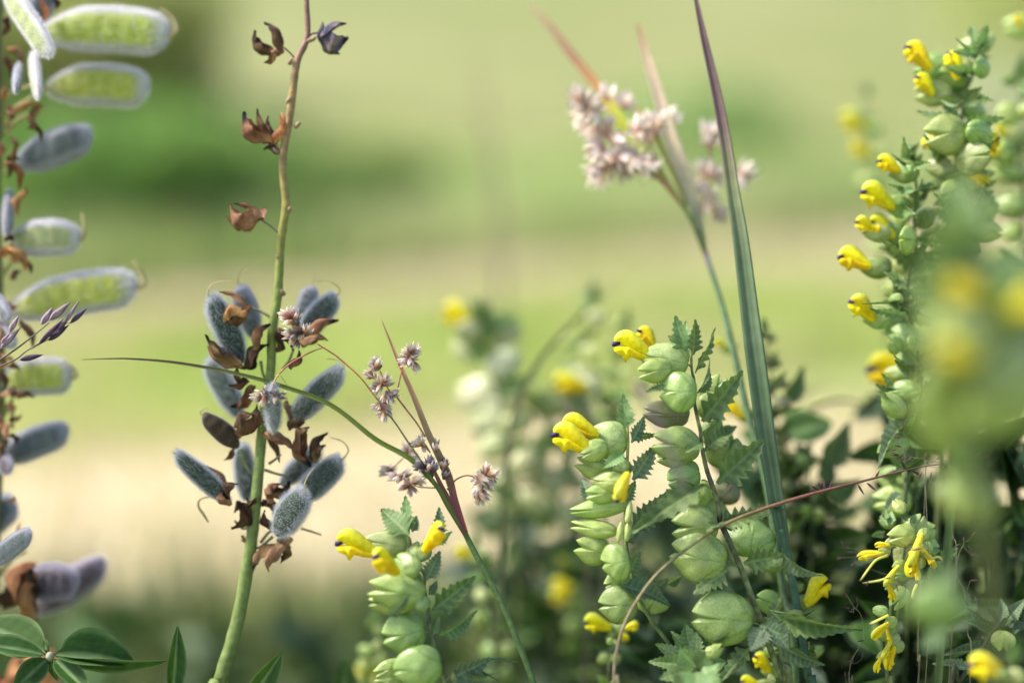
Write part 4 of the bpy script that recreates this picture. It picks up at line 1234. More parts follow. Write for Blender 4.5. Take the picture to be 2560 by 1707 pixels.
# ------------------------------------------------------------------ broad grass blade
d = 0.456
sp = path('M', [(150, 480), (180, 620), (230, 860), (290, 1200), (350, 1568), (390, 1800)], d)
t, full = plant('grass_stalk', 'broad upright grass blade, purple at its tip, striped green below, beside the toothed bracts', 'grass', sp, dx=0.03)
tube('stem', t, full, [mm('M', r, d) for r in (36, 32, 29, 27, 26, 26, 28, 30)], [(0, (0.075, 0.15, 0.085)), (0.12, (0.06, 0.13, 0.08)), (0.19, (0.06, 0.12, 0.075)), (0.20, (0.2, 0.10, 0.09)), (0.22, (0.055, 0.12, 0.08)), (1, (0.06, 0.12, 0.07))], n=12)
pts = path('G', [(840, -90), (862, 0), (905, 200), (962, 450), (1008, 700), (1045, 950), (1085, 1200), (1130, 1568)], 0.47, 0.458) + path('O', [(400, 300), (440, 600), (480, 900), (520, 1150), (560, 1400)], 0.457, 0.455) + path('M', [(120, 300), (150, 470), (178, 610)], 0.455)
wid = [mm('G', w, d) for w in (4, 10, 18, 25, 30, 34, 40, 46)] + [mm('O', w, d) for w in (68, 68, 64, 58, 54)] + [mm('M', w, d) for w in (54, 44, 30)]
blade('leaf_blade', t, pts, wid, [(0, (0.20, 0.10, 0.12)), (0.15, (0.19, 0.12, 0.14)), (0.24, (0.26, 0.17, 0.17)), (0.32, (0.30, 0.32, 0.17)), (0.42, (0.20, 0.27, 0.15)), (0.6, (0.17, 0.25, 0.14)), (0.85, (0.14, 0.22, 0.13)), (1, (0.09, 0.17, 0.10))], fold=0.45, ribs=5, stripe=0.28)

# ------------------------------------------------------------------ thin brown arching stalk
d = 0.4475
sp = path('V', [(2172, 1064), (2100, 1075), (2000, 1100), (1880, 1130), (1760, 1166), (1660, 1206), (1580, 1258), (1500, 1328), (1440, 1420), (1416, 1500), (1411, 1568), (1420, 1660)], d + 0.004, d - 0.018)
t, full = plant('arching_grass_stalk', 'thin red-brown grass stalk arching in front of the yellow rattle stem and broad blade', 'grass', sp)
tube('stem', t, full, [mm('V', r, d) for r in (1.0, 1.7, 2.8, 3.8, 4.2, 4.2, 3.9, 3.7, 3.7, 3.9, 4.1, 4.2, 4.5, 4.5)], [(0, (0.10, 0.065, 0.05)), (0.12, (0.11, 0.06, 0.045)), (0.30, (0.15, 0.065, 0.045)), (0.42, (0.17, 0.12, 0.05)), (0.55, (0.15, 0.17, 0.06)), (0.7, (0.2, 0.17, 0.09)), (0.85, (0.15, 0.12, 0.08)), (1, (0.16, 0.19, 0.08))], n=9)
for bx, by, a in ((1885, 1128, 150), (1890, 1126, 120), (1895, 1126, 95), (1905, 1124, 70), (1880, 1130, 170), (2010, 1098, 60), (2040, 1090, 30), (2095, 1080, 330), (1990, 1108, 320), (1970, 1112, 300), (2080, 1078, 120)):
    q = P('V', bx, by, d + 0.002)
    X = AX_R * math.cos(math.radians(a)) + AX_U * math.sin(math.radians(a)) - AX_F * R.uniform(-0.3, 0.4)
    L = mm('V', R.uniform(20, 30), d)
    part('spikelet', SPIKE['fine'], None, t, frame(q, X, -AX_F, L, mm('V', 3, d), mm('V', 3, d)))

# ------------------------------------------------------------------ yellow rattle plants
STEM_MOTT = [(0, (0.16, 0.22, 0.07)), (0.06, (0.08, 0.10, 0.045)), (0.10, (0.14, 0.17, 0.06)), (0.14, (0.06, 0.06, 0.045)), (0.18, (0.16, 0.19, 0.07)), (0.22, (0.06, 0.065, 0.05)), (0.27, (0.17, 0.18, 0.08)),
             (0.31, (0.06, 0.06, 0.05)), (0.36, (0.15, 0.17, 0.07)), (0.42, (0.07, 0.07, 0.05)), (0.6, (0.12, 0.15, 0.06)), (1, (0.1, 0.12, 0.05))]
M_MOTT = mat('mottled_stem', rough=0.5, spec=0.35, nscale=420, namt=0.75, rnd=0.02, bump=0.3, bscale=1400)


def ped(t, c, x0, y0, x1, y1, d, r=7, col=(0.2, 0.27, 0.09)):
    a, b = P(c, x0, y0, d), P(c, x1, y1, d)
    tube('pedicel', t, [a, (a + b) / 2 + Vector((0, 0, 0.0004)), b], [mm(c, r, d)] * 3, col, n=6, sub=3)


GRP = 'yellow rattle plants'
d = 0.450
sp = path('I', [(1128, 330), (1130, 470), (1150, 570), (1148, 700), (1172, 830), (1193, 920), (1197, 1000), (1215, 1100), (1245, 1220), (1290, 1350), (1330, 1500)], d) + path('J', [(1425, 320), (1480, 440), (1550, 600), (1600, 720), (1650, 850), (1705, 1000), (1750, 1105), (1815, 1310), (1870, 1450), (1920, 1570), (1980, 1720)], d)
t, full = plant('yellow_rattle', 'yellow rattle with dark mottled stem, one open yellow flower on top and big round calyces', 'wildflower', sp, GRP, dx=0.04)
tube('stem', t, full, [mm('I', r, d) for r in (8, 10, 11, 13, 14, 15, 15, 16, 18, 20, 22, 22, 22, 23, 23, 23, 23, 23, 24, 24, 25, 25, 26, 28)], STEM_MOTT, M_MOTT, n=12, sub=7, ridge=0.10, bumpy=0.08)
# calyces behind first
for p in (('I', 1285, 640, 120, 110, 60, 0.014, CALYX), ('I', 1265, 740, 110, 110, -80, 0.010, CALYX), ('I', 1375, 1090, 130, 165, 70, 0.012, CALYX), ('I', 1310, 960, 110, 130, 60, 0.014, CALYX), ('J', 1455, 90, 95, 130, 60, 0.016, CALYX_DULL),
          ('J', 1655, 455, 150, 195, 90, 0.008, CALYX), ('I', 960, 800, 175, 105, 172, 0.006, CALYX_DULL), ('J', 1810, 940, 115, 95, 160, 0.012, CALYX), ('J', 1860, 650, 70, 110, 100, 0.016, CALYX), ('J', 1340, 240, 150, 110, 175, 0.014, CALYX),
          ('I', 1190, 1390, 90, 110, 150, 0.012, CALYX_PALE)):
    calyx(t, p[0], *p[1:6], d + p[6], R.uniform(-0.35, 0.35), p[7])
f1 = calyx(t, 'I', 955, 405, 172, 132, 172, d, 0.12, CALYX_PALE[2])
flower(f1, 'I', 815, 395, 573, 290, d, 0.0)
ped(t, 'I', 1130, 470, 1100, 440, d)
calyx(t, 'I', 880, 480, 130, 90, 190, d - 0.004, 0.3, CALYX_PALE[1])
fb = calyx(t, 'I', 900, 370, 90, 80, 120, d + 0.010, -0.5, CALYX_PALE[0])
flower(fb, 'I', 850, 330, 745, 195, d + 0.014, 0.2, 1.0)
calyx(t, 'I', 1045, 635, 135, 150, 180, d - 0.005, -0.25, CALYX[1])
c4 = calyx(t, 'I', 1035, 1020, 172, 138, 172, d - 0.004, 0.2, CALYX[2])
calyx(t, 'I', 1020, 1105, 140, 85, 185, d - 0.003, 0.3, CALYX[0])
calyx(t, 'I', 1080, 1250, 138, 122, 195, d - 0.002, 0.4, CALYX[3])
calyx(t, 'J', 1245, 350, 172, 158, 183, d - 0.002, 0.1, CALYX[2])
calyx(t, 'J', 1275, 595, 215, 200, 168, d - 0.004, -0.1, CALYX[1])
calyx(t, 'J', 1460, 1065, 230, 222, 177, d - 0.006, 0.05, CALYX[0])
for a in (('J', 1740, 1130, 1672, 1105), ('J', 1540, 650, 1475, 625), ('J', 1400, 130, 1300, 30), ('I', 1190, 1050, 1150, 1020), ('I', 1160, 660, 1120, 640), ('J', 1560, 660, 1490, 660), ('I', 1245, 1290, 1200, 1280)):
    ped(t, *a, d - 0.001)
TB, TP = TOOTHED_BLUE, TOOTHED_PALE
for p in (('I', 1085, 365, 1012, 80, 140, -0.001, -0.001, TP[0], 0.2), ('I', 1110, 350, 1075, 115, 100, 0.005, 0.008, TP[1], -0.4), ('I', 1138, 370, 1163, 108, 95, -0.003, -0.004, TOOTHED[0], 0.5), ('I', 1110, 360, 955, 225, 90, 0.002, 0.004, TP[2], 0.3),
          ('I', 1155, 500, 1312, 172, 60, 0.000, 0.002, TOOTHED[2], 1.0), ('I', 1168, 650, 1318, 424, 42, 0.0, 0.003, TOOTHED[3], 1.15), ('I', 1205, 850, 1508, 484, 185, -0.004, -0.006, TOOTHED[0], 0.25), ('I', 1215, 1075, 1465, 855, 130, 0.006, 0.012, TOOTHED[1], -0.3),
          ('I', 1190, 950, 1360, 825, 60, 0.002, 0.006, TOOTHED[3], 1.0), ('I', 1312, 1300, 1670, 972, 205, -0.006, -0.004, TOOTHED[0], 0.25), ('I', 945, 590, 795, 632, 60, -0.008, -0.010, TOOTHED[2], 0.2), ('I', 1210, 1010, 1085, 1065, 70, -0.006, -0.009, TOOTHED[1], 0.6),
          ('J', 1300, 40, 730, 395, 190, -0.004, -0.014, TOOTHED[0], 0.35), ('J', 1405, 345, 1815, 245, 150, -0.003, -0.004, TOOTHED[2], -0.75), ('J', 1415, 350, 1720, 235, 110, -0.001, -0.004, TB[0], 0.5), ('J', 1400, 330, 1320, 380, 60, -0.008, -0.012, TOOTHED[1], 0.7),
          ('J', 1605, 640, 1935, 575, 170, -0.006, -0.008, TOOTHED[0], 0.2), ('J', 1480, 690, 1215, 880, 170, -0.006, -0.008, TOOTHED[2], 0.3), ('J', 1760, 1130, 1660, 1310, 180, -0.008, -0.012, TB[0], 0.3), ('J', 1790, 1110, 1960, 1300, 190, -0.008, -0.012, TB[0], -0.2),
          ('M', 60, 1060, 755, 1268, 120, -0.006, -0.008, TOOTHED[3], 0.4), ('M', 0, 1160, 205, 1250, 150, -0.008, -0.011, TB[0], 0.1), ('M', 130, 1290, 465, 1492, 95, -0.004, -0.004, TB[1], 0.4), ('J', 1665, 1290, 1410, 1560, 120, -0.007, -0.01, TOOTHED[0], 0.5),
          ('J', 1790, 1140, 1900, 880, 90, 0.002, 0.006, TOOTHED[2], -0.6), ('J', 1490, 1200, 1330, 1300, 60, -0.009, -0.012, TOOTHED[3], 0.9), ('J', 1350, 1240, 1510, 1205, 45, -0.010, -0.012, TOOTHED[3], 1.0)):
    leaf(t, p[0], *p[1:6], d + p[6], d + p[7], p[8], p[9])
leaf(t, 'M', 150, 660, 405, 870, 75, d - 0.007, d - 0.010, TB[1], 0.9)

# second plant, pale ladder of calyces
d = 0.4495
sp = path('I', [(662, 870), (668, 1000), (662, 1150), (660, 1300)], d) + path('J', [(690, 260), (700, 380), (700, 520), (730, 680), (775, 860), (835, 990), (910, 1110), (1010, 1240), (1100, 1400), (1180, 1600), (1250, 1800)], d + 0.002, d + 0.006)
t, full = plant('yellow_rattle', 'yellow rattle with a ladder of pale yellow-green calyces and two purple-toothed yellow flowers', 'wildflower', sp, GRP, dx=0.05)
tube('stem', t, full, [mm('I', r, d) for r in (9, 11, 12, 13, 13, 14, 14, 14, 15, 15, 16, 16, 17, 18, 19, 20, 20)], [(0, (0.26, 0.34, 0.10)), (0.3, (0.16, 0.24, 0.08)), (1, (0.1, 0.14, 0.05))], n=10, ridge=0.1)
CP = CALYX_PALE
c1 = calyx(t, 'I', 530, 985, 150, 145, 175, d + 0.001, 0.0, CP[2])
flower(c1, 'I', 420, 960, 200, 880, d - 0.002, 0.1)
c1b = calyx(t, 'I', 430, 1060, 110, 80, 200, d - 0.006, 0.3, CP[0])
flower(c1b, 'I', 370, 1070, 130, 950, d - 0.006, 0.05)
calyx(t, 'I', 430, 1190, 135, 85, 160, d - 0.004, 0.2, CP[1])
c3 = calyx(t, 'I', 545, 1290, 135, 75, 178, d - 0.007, -0.2, CP[0])
calyx(t, 'I', 490, 1370, 115, 75, 185, d - 0.006, 0.2, CP[1])
flower(c3, 'I', 660, 1260, 545, 1400, d - 0.012, -0.5, 0.8, d1=d - 0.018)
for p in (('J', 510, 215, 225, 75, 185, -0.004, 0.1, CP[0]), ('J', 470, 375, 175, 72, 172, -0.005, -0.1, CP[1]), ('J', 450, 540, 135, 120, 165, -0.004, 0.2, CP[1]), ('J', 625, 630, 112, 150, 190, -0.008, -0.3, CALYX[1]), ('J', 645, 960, 145, 155, 183, -0.005, 0.0, CALYX[0]),
          ('J', 885, 940, 85, 150, 255, 0.006, 0.3, CALYX[3]), ('J', 620, 780, 90, 80, 200, 0.0, 0.2, CP[0]), ('J', 640, 130, 110, 90, 150, 0.002, 0.2, CP[2]), ('I', 600, 1180, 110, 85, 150, 0.0, -0.3, CALYX[1])):
    calyx(t, p[0], *p[1:6], d + p[6], p[7], p[8])
for p in (('J', 690, 330, 745, 180, 60, -0.006, -0.006, CP), ('J', 640, 480, 660, 330, 50, -0.008, -0.008, CP), ('J', 700, 440, 715, 360, 30, -0.006, -0.006, CP)):
    calyx(t, 'J', (p[1] + p[3]) / 2, (p[2] + p[4]) / 2, 85, 28, 80, d - 0.008, 0.2, CALYX_PALE)
for p in (('I', 648, 905, 637, 648, 120, -0.002, 0.0, TP[0], 0.3), ('I', 665, 900, 690, 740, 80, 0.003, 0.005, TOOTHED[0], -0.4), ('I', 690, 1005, 802, 805, 95, -0.002, 0.002, TB[0], 0.4), ('I', 700, 1275, 882, 1018, 145, -0.003, 0.0, TB[0], 0.3), ('I', 700, 965, 885, 945, 62, 0.0, 0.002, TOOTHED[0], 0.6),
          ('I', 640, 1090, 480, 1180, 90, -0.006, -0.010, TP[1], 0.4), ('J', 735, 385, 1040, 90, 175, -0.002, 0.0, TB[0], 0.3), ('J', 660, 815, 1080, 918, 150, -0.006, -0.004, TB[1], -0.5), ('J', 700, 480, 810, 365, 70, 0.002, 0.006, TB[0], 0.6), ('J', 720, 720, 810, 545, 110, -0.003, 0.0, TP[0], 0.4),
          ('I', 360, 1340, 335, 1270, 60, 0.004, 0.006, TB[0], 0.2), ('I', 390, 1440, 340, 1260, 90, 0.006, 0.01, TB[0], 0.2), ('J', 690, 160, 770, 0, 90, -0.002, 0.0, TP[2], 0.5), ('J', 1010, 800, 1160, 740, 60, 0.008, 0.01, TOOTHED[3], 0.5), ('J', 950, 820, 1030, 760, 80, 0.012, 0.012, TB[0], 0.5)):
    leaf(t, p[0], *p[1:6], d + p[6], d + p[7], p[8], p[9])

# third plant
d = 0.441
sp = path('H', [(612, 420), (640, 560), (738, 720), (745, 850), (772, 1000), (792, 1150), (825, 1290), (880, 1480), (940, 1640), (990, 1800)], d)
t, full = plant('yellow_rattle', 'yellow rattle with three hooded yellow flowers, beside the lower stem of the wood rush', 'wildflower', sp, GRP)
tube('stem', t, full, [mm('H', r, d) for r in (9, 10, 13, 15, 17, 19, 21, 23, 24, 24, 25, 26)], [(0, (0.22, 0.3, 0.1)), (0.05, (0.09, 0.11, 0.06)), (0.2, (0.12, 0.16, 0.07)), (0.3, (0.05, 0.06, 0.05)), (0.5, (0.1, 0.13, 0.05)), (1, (0.1, 0.13, 0.05))], M_MOTT, n=10, ridge=0.1)
c1 = calyx(t, 'H', 480, 490, 175, 115, 172, d + 0.002, 0.1, CP[2])
flower(c1, 'H', 345, 575, 75, 490, d, 0.0)
c2 = calyx(t, 'H', 620, 660, 125, 100, 150, d - 0.004, -0.5, CALYX[3])
flower(c2, 'H', 520, 720, 395, 590, d - 0.010, 0.45, 1.0, d1=d - 0.016)
c3 = calyx(t, 'H', 700, 560, 85, 100, 80, d, 0.6, CP[0])
flower(c3, 'H', 760, 540, 835, 370, d - 0.003, -0.5, 1.0, d1=d - 0.008)
calyx(t, 'H', 560, 860, 215, 140, 172, d - 0.005, 0.1, CP[1])
calyx(t, 'H', 530, 930, 195, 105, 182, d - 0.003, 0.2, CP[0])
calyx(t, 'H', 600, 1180, 165, 170, 190, d - 0.002, 0.2, CALYX[1])
calyx(t, 'H', 705, 1440, 185, 172, 190, d - 0.008, 0.05, CALYX[3])
calyx(t, 'H', 480, 1450, 110, 70, 200, d, 0.2, CP[1])
calyx(t, 'H', 480, 1545, 105, 60, 190, d, 0.2, CP[1])
calyx(t, 'H', 725, 950, 62, 68, 80, d - 0.006, 0.5, CALYX[0])
calyx(t, 'H', 640, 760, 120, 80, 140, d + 0.004, 0.3, CALYX[1])
for p in (('H', 625, 425, 405, 205, 200, -0.001, 0.004, TP[1], 0.2), ('H', 620, 410, 595, 115, 125, 0.002, 0.004, TP[0], -0.3), ('H', 650, 400, 690, 270, 80, 0.004, 0.006, TB[0], 0.3), ('H', 845, 480, 868, 200, 110, 0.003, 0.006, TB[0], 0.3), ('H', 840, 490, 965, 395, 60, 0.003, 0.006, TP[0], 0.6),
          ('H', 758, 770, 872, 548, 135, -0.003, -0.002, TB[0], 0.2), ('H', 775, 885, 855, 775, 75, -0.001, 0.002, TB[0], 0.6), ('H', 805, 1010, 1150, 738, 165, -0.003, -0.001, TOOTHED[0], 0.2), ('H', 860, 1195, 1195, 1038, 100, -0.001, 0.004, TOOTHED[3], 0.6), ('H', 810, 1200, 868, 1045, 55, -0.001, 0.002, TP[0], 0.4),
          ('H', 905, 1550, 1280, 1378, 150, -0.003, 0.004, TB[0], 0.3), ('H', 1060, 1470, 1320, 1548, 40, 0.0, 0.004, TOOTHED[3], 1.0), ('H', 460, 1050, 640, 900, 70, -0.010, -0.012, TB[0], 0.7)):
    leaf(t, p[0], *p[1:6], d + p[6], d + p[7], p[8], p[9])
tube('leaf_tip', t, path('H', [(1230, 1390), (1300, 1378), (1380, 1388), (1480, 1410)], d + 0.004), [mm('H', r, d) for r in (12, 10, 8, 3)], (0.05, 0.11, 0.06), n=6)
tube('leaf_tip', t, path('H', [(1080, 1465), (1170, 1475), (1240, 1505), (1318, 1548)], d + 0.002), [mm('H', r, d) for r in (12, 10, 8, 3)], (0.04, 0.09, 0.045), n=6)
for a in (('H', 745, 560, 650, 600), ('H', 760, 900, 700, 900), ('H', 790, 1180, 740, 1180), ('H', 860, 1440, 830, 1420), ('H', 740, 700, 690, 680)):
    ped(t, *a, d)

# fourth: rosette top pushing up from below
d = 0.443
sp = path('J', [(1230, 1400), (1235, 1480), (1245, 1620), (1260, 1800)], d + 0.004)
t, full = plant('yellow_rattle', 'young yellow rattle shoot, a tuft of bright green toothed bracts with one bud', 'wildflower', sp, GRP)
tube('stem', t, full, [0.0008, 0.001, 0.0012, 0.0013, 0.0014, 0.0015], (0.14, 0.2, 0.07), n=9)
for p in ((1215, 1410, 1160, 1110, 210, 0.004, 0.006, TP[1], 0.2), (1240, 1410, 1235, 1170, 150, 0.002, 0.004, TP[0], -0.4), (1200, 1420, 920, 1250, 130, 0.002, 0.006, TP[1], 0.3), (1210, 1440, 865, 1390, 130, -0.002, 0.0, TOOTHED[1], 0.2), (1260, 1420, 1330, 1200, 110, 0.002, 0.006, TP[2], 0.5),
          (1270, 1450, 1480, 1390, 140, -0.002, 0.0, TP[1], -0.2), (1220, 1460, 950, 1530, 150, -0.005, -0.008, TP[0], 0.3), (1230, 1390, 1040, 1160, 110, 0.006, 0.01, TP[2], 0.1), (1180, 1500, 1130, 1690, 230, -0.010, -0.016, TP[1], -0.2), (1290, 1440, 1400, 1650, 220, -0.008, -0.014, TP[0], 0.2),
          (1290, 1350, 1310, 1230, 70, 0.004, 0.004, TOOTHED[3], 0.8), (1250, 1480, 1240, 1650, 240, -0.012, -0.02, TP[1], 0.0), (1240, 1440, 1110, 1310, 200, -0.006, -0.010, TP[0], 0.1), (1250, 1450, 1340, 1330, 180, -0.006, -0.010, TP[1], 0.1)):
    leaf(t, 'J', *p[:5], d + p[5], d + p[6], p[7], p[8])
calyx(t, 'J', 1375, 1325, 75, 50, 30, d - 0.008, 0.3, CP[1])
calyx(t, 'J', 1360, 1330, 55, 55, 60, d - 0.006, 0.8, CP[0])


def rattle_column(label, c, stem, d, size, n, seed, flowers=(), pale=0.4, leafy=1.0, name='yellow_rattle', side=0, yel=True, dx=0.0, dk=None, cal=True, lk=None, fd=-0.003, top=0.55):
    """a plant of stacked calyces and bracts along a stem; size = calyx radius in crop px; flowers: (x0, y0, x1, y1)"""
    global R
    keep, R = R, random.Random(seed)
    pts = path(c, stem, d) if not isinstance(d, tuple) else path(c, stem, *d)
    dm = d if not isinstance(d, tuple) else (d[0] + d[1]) / 2
    t, full = plant(name, label, 'wildflower', pts, GRP, dx=dx)
    tube('stem', t, full, [mm(c, size * 0.10 * (0.8 + 0.5 * i / len(full)), dm) for i in range(len(full))], [(0, (0.18, 0.25, 0.08)), (0.3, (0.09, 0.12, 0.06)), (1, (0.1, 0.13, 0.05))], n=8, ridge=0.1)
    sm, _ = catmull([Vector((x, y, 0)) for x, y in stem], [0] * len(stem), 12)
    cum = [0]
    for a, b in zip(sm, sm[1:]):
        cum.append(cum[-1] + (b - a).length)
    for k in range(n):
        tgt = cum[-1] * (k + 0.3) / n
        j = max(i for i in range(len(cum)) if cum[i] <= tgt)
        x, y = sm[j].x, sm[j].y
        g = top + (1 - top) * min(1, k / 3)
        for s in (-1, 1):
            if cal and (side == 0 or s == side or R.random() < 0.35):
                ky = CALYX_PALE if R.random() < pale else (dk or CALYX)
                r = size * g * R.uniform(0.8, 1.1)
                calyx(t, c, x + s * r * R.uniform(0.5, 0.95), y + R.uniform(-0.5, 0.6) * size, r * R.uniform(0.85, 1.25), r * R.uniform(0.6, 1.0), (0 if s > 0 else 180) + R.uniform(-30, 55) * s, dm + R.uniform(-0.012, 0.012), R.uniform(-1.0, 1.0), ky)
            for rep_ in range(2):
                if R.random() > leafy * 0.8:
                    continue
                a = R.uniform(-25, 65)
                L = size * R.uniform(1.3, 2.4) * g
                leaf(t, c, x, y, x + s * L * math.cos(math.radians(a)), y - L * math.sin(math.radians(a)), size * R.uniform(0.5, 0.95) * g, dm + R.uniform(-0.012, 0.012), dm + R.uniform(-0.02, 0.02), lk or (R.choice([TOOTHED, TOOTHED_PALE, TOOTHED]) if dk is None else TOOTHED))
    x, y = stem[0]
    for q in range(4):
        leaf(t, c, x, y + size * 0.2, x + R.uniform(-0.6, 0.6) * size, y - size * R.uniform(0.9, 1.5), size * 0.6, dm + R.uniform(-0.006, 0.006), dm + R.uniform(-0.01, 0.01), R.choice([TOOTHED, TOOTHED_PALE]))
    for fl in flowers:
        f = list(fl)
        cal_ = calyx(t, c, f[0] + (f[0] - f[2]) * 0.35, f[1] - (f[1] - f[3]) * 0.1, size * 0.9, size * 0.7, 180 if f[2] < f[0] else 0, dm + R.uniform(-0.004, 0.004), R.uniform(-0.4, 0.4), CALYX_PALE if R.random() < pale else CALYX)
        flower(cal_, c, *f[:4], dm + fd, R.uniform(-0.4, 0.4), 1.0)
    R = keep
    return t


# tall plants at the side, a little behind focus
rattle_column('tall yellow rattle with grey-green bracts, purplish calyces and three yellow flowers at its very top', 'K', [(1085, 130), (1060, 260), (1010, 420), (990, 620), (985, 800), (1005, 1000), (1015, 1150), (960, 1350), (930, 1560), (920, 1900)], 0.478, 110, 13, 31,
              [(800, 250, 690, 130), (820, 395, 740, 300), (960, 300, 925, 165), (870, 640, 790, 690), (1090, 740, 1190, 640), (1040, 860, 1130, 900)], 0.25, 1.4, dk=CALYX + CALYX_PALE + CALYX_DULL, lk=TOOTHED_PALE + TOOTHED)
rattle_column('slim yellow rattle with a file of hooded yellow flowers facing the open meadow', 'K', [(700, 760), (740, 900), (728, 1100), (740, 1250), (700, 1430), (690, 1600), (740, 1750), (760, 2000), (760, 2300)], 0.474, 95, 11, 32,
              [(640, 830, 530, 770), (590, 1030, 435, 940), (600, 1190, 480, 1110), (500, 1165, 400, 1110), (470, 1370, 318, 1300)], 0.5, 1.3, side=-1, lk=TOOTHED_PALE + TOOTHED[:2])
t = rattle_column('yellow rattle whose lowest flower is a large blurred yellow hood beside the pale field', 'L', [(770, 360), (770, 480), (790, 650), (810, 800), (800, 1000), (800, 1250), (790, 1500), (780, 1900)], 0.470, 105, 7, 33, [(540, 180, 368, 110), (570, 520, 430, 400)], 0.3, 1.3, side=-1)
fl_ = calyx(t, 'L', 850, 800, 110, 110, 180, 0.49, 0.2, CALYX)
flower(fl_, 'L', 850, 960, 560, 850, 0.512, 0.1, 1.3)
flower(fl_, 'L', 870, 1010, 640, 900, 0.515, 0.3, 1.2)
leaf(t, 'L', 690, 970, 745, 1215, 130, 0.47, 0.468, TOOTHED_PALE[1], 0.2)
leaf(t, 'L', 830, 1150, 570, 1420, 70, 0.462, 0.458, TOOTHED_BLUE[1], 0.8)

# out-of-focus plant standing in front, at the side
rattle_column('very blurred pale green yellow rattle standing in front of the tall ones', 'S', [(2440, 600), (2450, 700), (2465, 820), (2450, 950), (2440, 1020)], 0.31, 125, 5, 41,
              [(2450, 745, 2370, 720), (2430, 905, 2350, 870), (2540, 780, 2620, 740)], 0.8, 0.8, dx=0.07, fd=-0.018)
t = rattle_column('blurred front yellow rattle with two big hanging round calyces', 'M', [(1640, -150), (1600, 0), (1540, 250), (1500, 500), (1420, 800), (1320, 1150), (1290, 1500), (1290, 1900)], 0.330, 45, 0, 42, [], 0.6, 0.0)
calyx(t, 'M', 1480, 240, 180, 215, 250, 0.325, 0.2, CALYX_PALE[0])
calyx(t, 'M', 1250, 1020, 165, 220, 250, 0.33, -0.2, CALYX[1])
calyx(t, 'M', 1450, -60, 130, 150, 120, 0.32, 0.2, CALYX[3])
leaf(t, 'M', 1400, 700, 1050, 1150, 170, 0.36, 0.37, TOOTHED_BLUE[0], 0.3)
leaf(t, 'M', 1500, 300, 1180, 160, 160, 0.352, 0.36, TOOTHED_BLUE[1], 0.3)
leaf(t, 'M', 1330, 1180, 1100, 1330, 140, 0.36, 0.37, TOOTHED_BLUE[0], 0.3)

# blurred plants behind
rattle_column('blurred sunlit yellow rattle with one yellow hood at its tip, behind the wood rush', 'N', [(330, 270), (340, 380), (370, 560), (440, 740), (470, 900), (500, 1060), (540, 1250), (560, 1600)], 0.575, 135, 7, 51, [(255, 320, 75, 200)], 0.0, 0.5, lk=TOOTHED_PALE, dk=CALYX_SUNLIT, top=0.95)
t = rattle_column('blurred yellow rattle with calyces coloured sunlit pale, behind the purple-toothed flowers', 'N', [(1040, 130), (1010, 260), (980, 380), (940, 640), (900, 830), (850, 1050), (830, 1300), (820, 1700)], 0.590, 115, 7, 52, [(950, 690, 800, 660), (1000, 960, 900, 900), (680, 800, 600, 760)], 0.3, 0.7, lk=TOOTHED_PALE + TOOTHED[:1], dk=CALYX_SUNLIT)
q_ = calyx(t, 'I', 400, 600, 90, 80, 180, 0.556, 0.2, CALYX_SUNLIT)
flower(q_, 'I', 350, 625, 140, 590, 0.552, 0.2, 1.5)
rattle_column('blurred dark leafy yellow rattle behind the open yellow flower', 'I', [(640, 130), (620, 300), (600, 450), (560, 620), (540, 850), (520, 1200), (520, 1500)], 0.57, 70, 8, 53, [(750, 600, 690, 620)], 0.2, 1.2)
rattle_column('small blurred yellow rattle behind the foot of the three-flowered one', 'H', [(370, 1080), (350, 1200), (340, 1330), (330, 1500), (330, 1700)], 0.53, 75, 4, 54, [(370, 1500, 225, 1450), (340, 1420, 240, 1520)], 0.8, 0.5)
rattle_column('blurred yellow rattle with a yellow hood behind the wood rush stem', 'H', [(1150, 520), (1170, 640), (1210, 800), (1250, 1000), (1300, 1300), (1320, 1600)], 0.54, 85, 6, 55, [(1130, 590, 985, 560)], 0.35, 0.9)
rattle_column('shaded yellow rattle with a pair of yellow hoods hanging below the pale ladder plant', 'J', [(600, 1180), (590, 1290), (570, 1400), (560, 1500), (560, 1700)], 0.480, 70, 3, 56, [(560, 1150, 380, 1100), (690, 1150, 790, 1130), (640, 1180, 700, 1240)], 0.6, 0.5)
rattle_column('shaded yellow rattle with blurred yellow flowers deep between the two nearest stems', 'J', [(330, 640), (330, 800), (340, 1000), (360, 1300), (370, 1600)], 0.59, 80, 6, 57, [(250, 640, 180, 620), (290, 850, 130, 830), (260, 930, 120, 900)], 0.1, 1.2)
rattle_column('shaded yellow rattle behind the round calyx with half hidden yellow flowers', 'J', [(1780, 1290), (1770, 1400), (1790, 1600), (1790, 1700)], 0.470, 90, 2, 58, [(1790, 1480, 1690, 1360), (1720, 1600, 1590, 1560)], 0.5, 0.6)
rattle_column('yellow rattle with one upturned yellow flower tucked behind the broad grass blade', 'M', [(200, 780), (250, 900), (270, 1050), (320, 1300), (340, 1600)], 0.462, 75, 3, 59, [(350, 1010, 480, 850)], 0.6, 0.5)
rattle_column('blurred pale yellow rattle tip rising behind the slim one', 'K', [(470, 400), (440, 480), (470, 640), (480, 780), (540, 1000), (560, 1400), (580, 1900)], 0.60, 60, 4, 60, [(460, 590, 320, 540), (480, 740, 370, 690)], 0.9, 0.3)
rattle_column('blurred yellow rattle with pale calyces directly behind the tall grey-green one', 'K', [(1320, 300), (1310, 500), (1330, 750), (1340, 1000), (1330, 1300), (1330, 1700)], 0.52, 100, 8, 61, [(1200, 720, 1110, 740), (1240, 620, 1180, 580), (1320, 20, 1290, -40)], 0.7, 0.9)
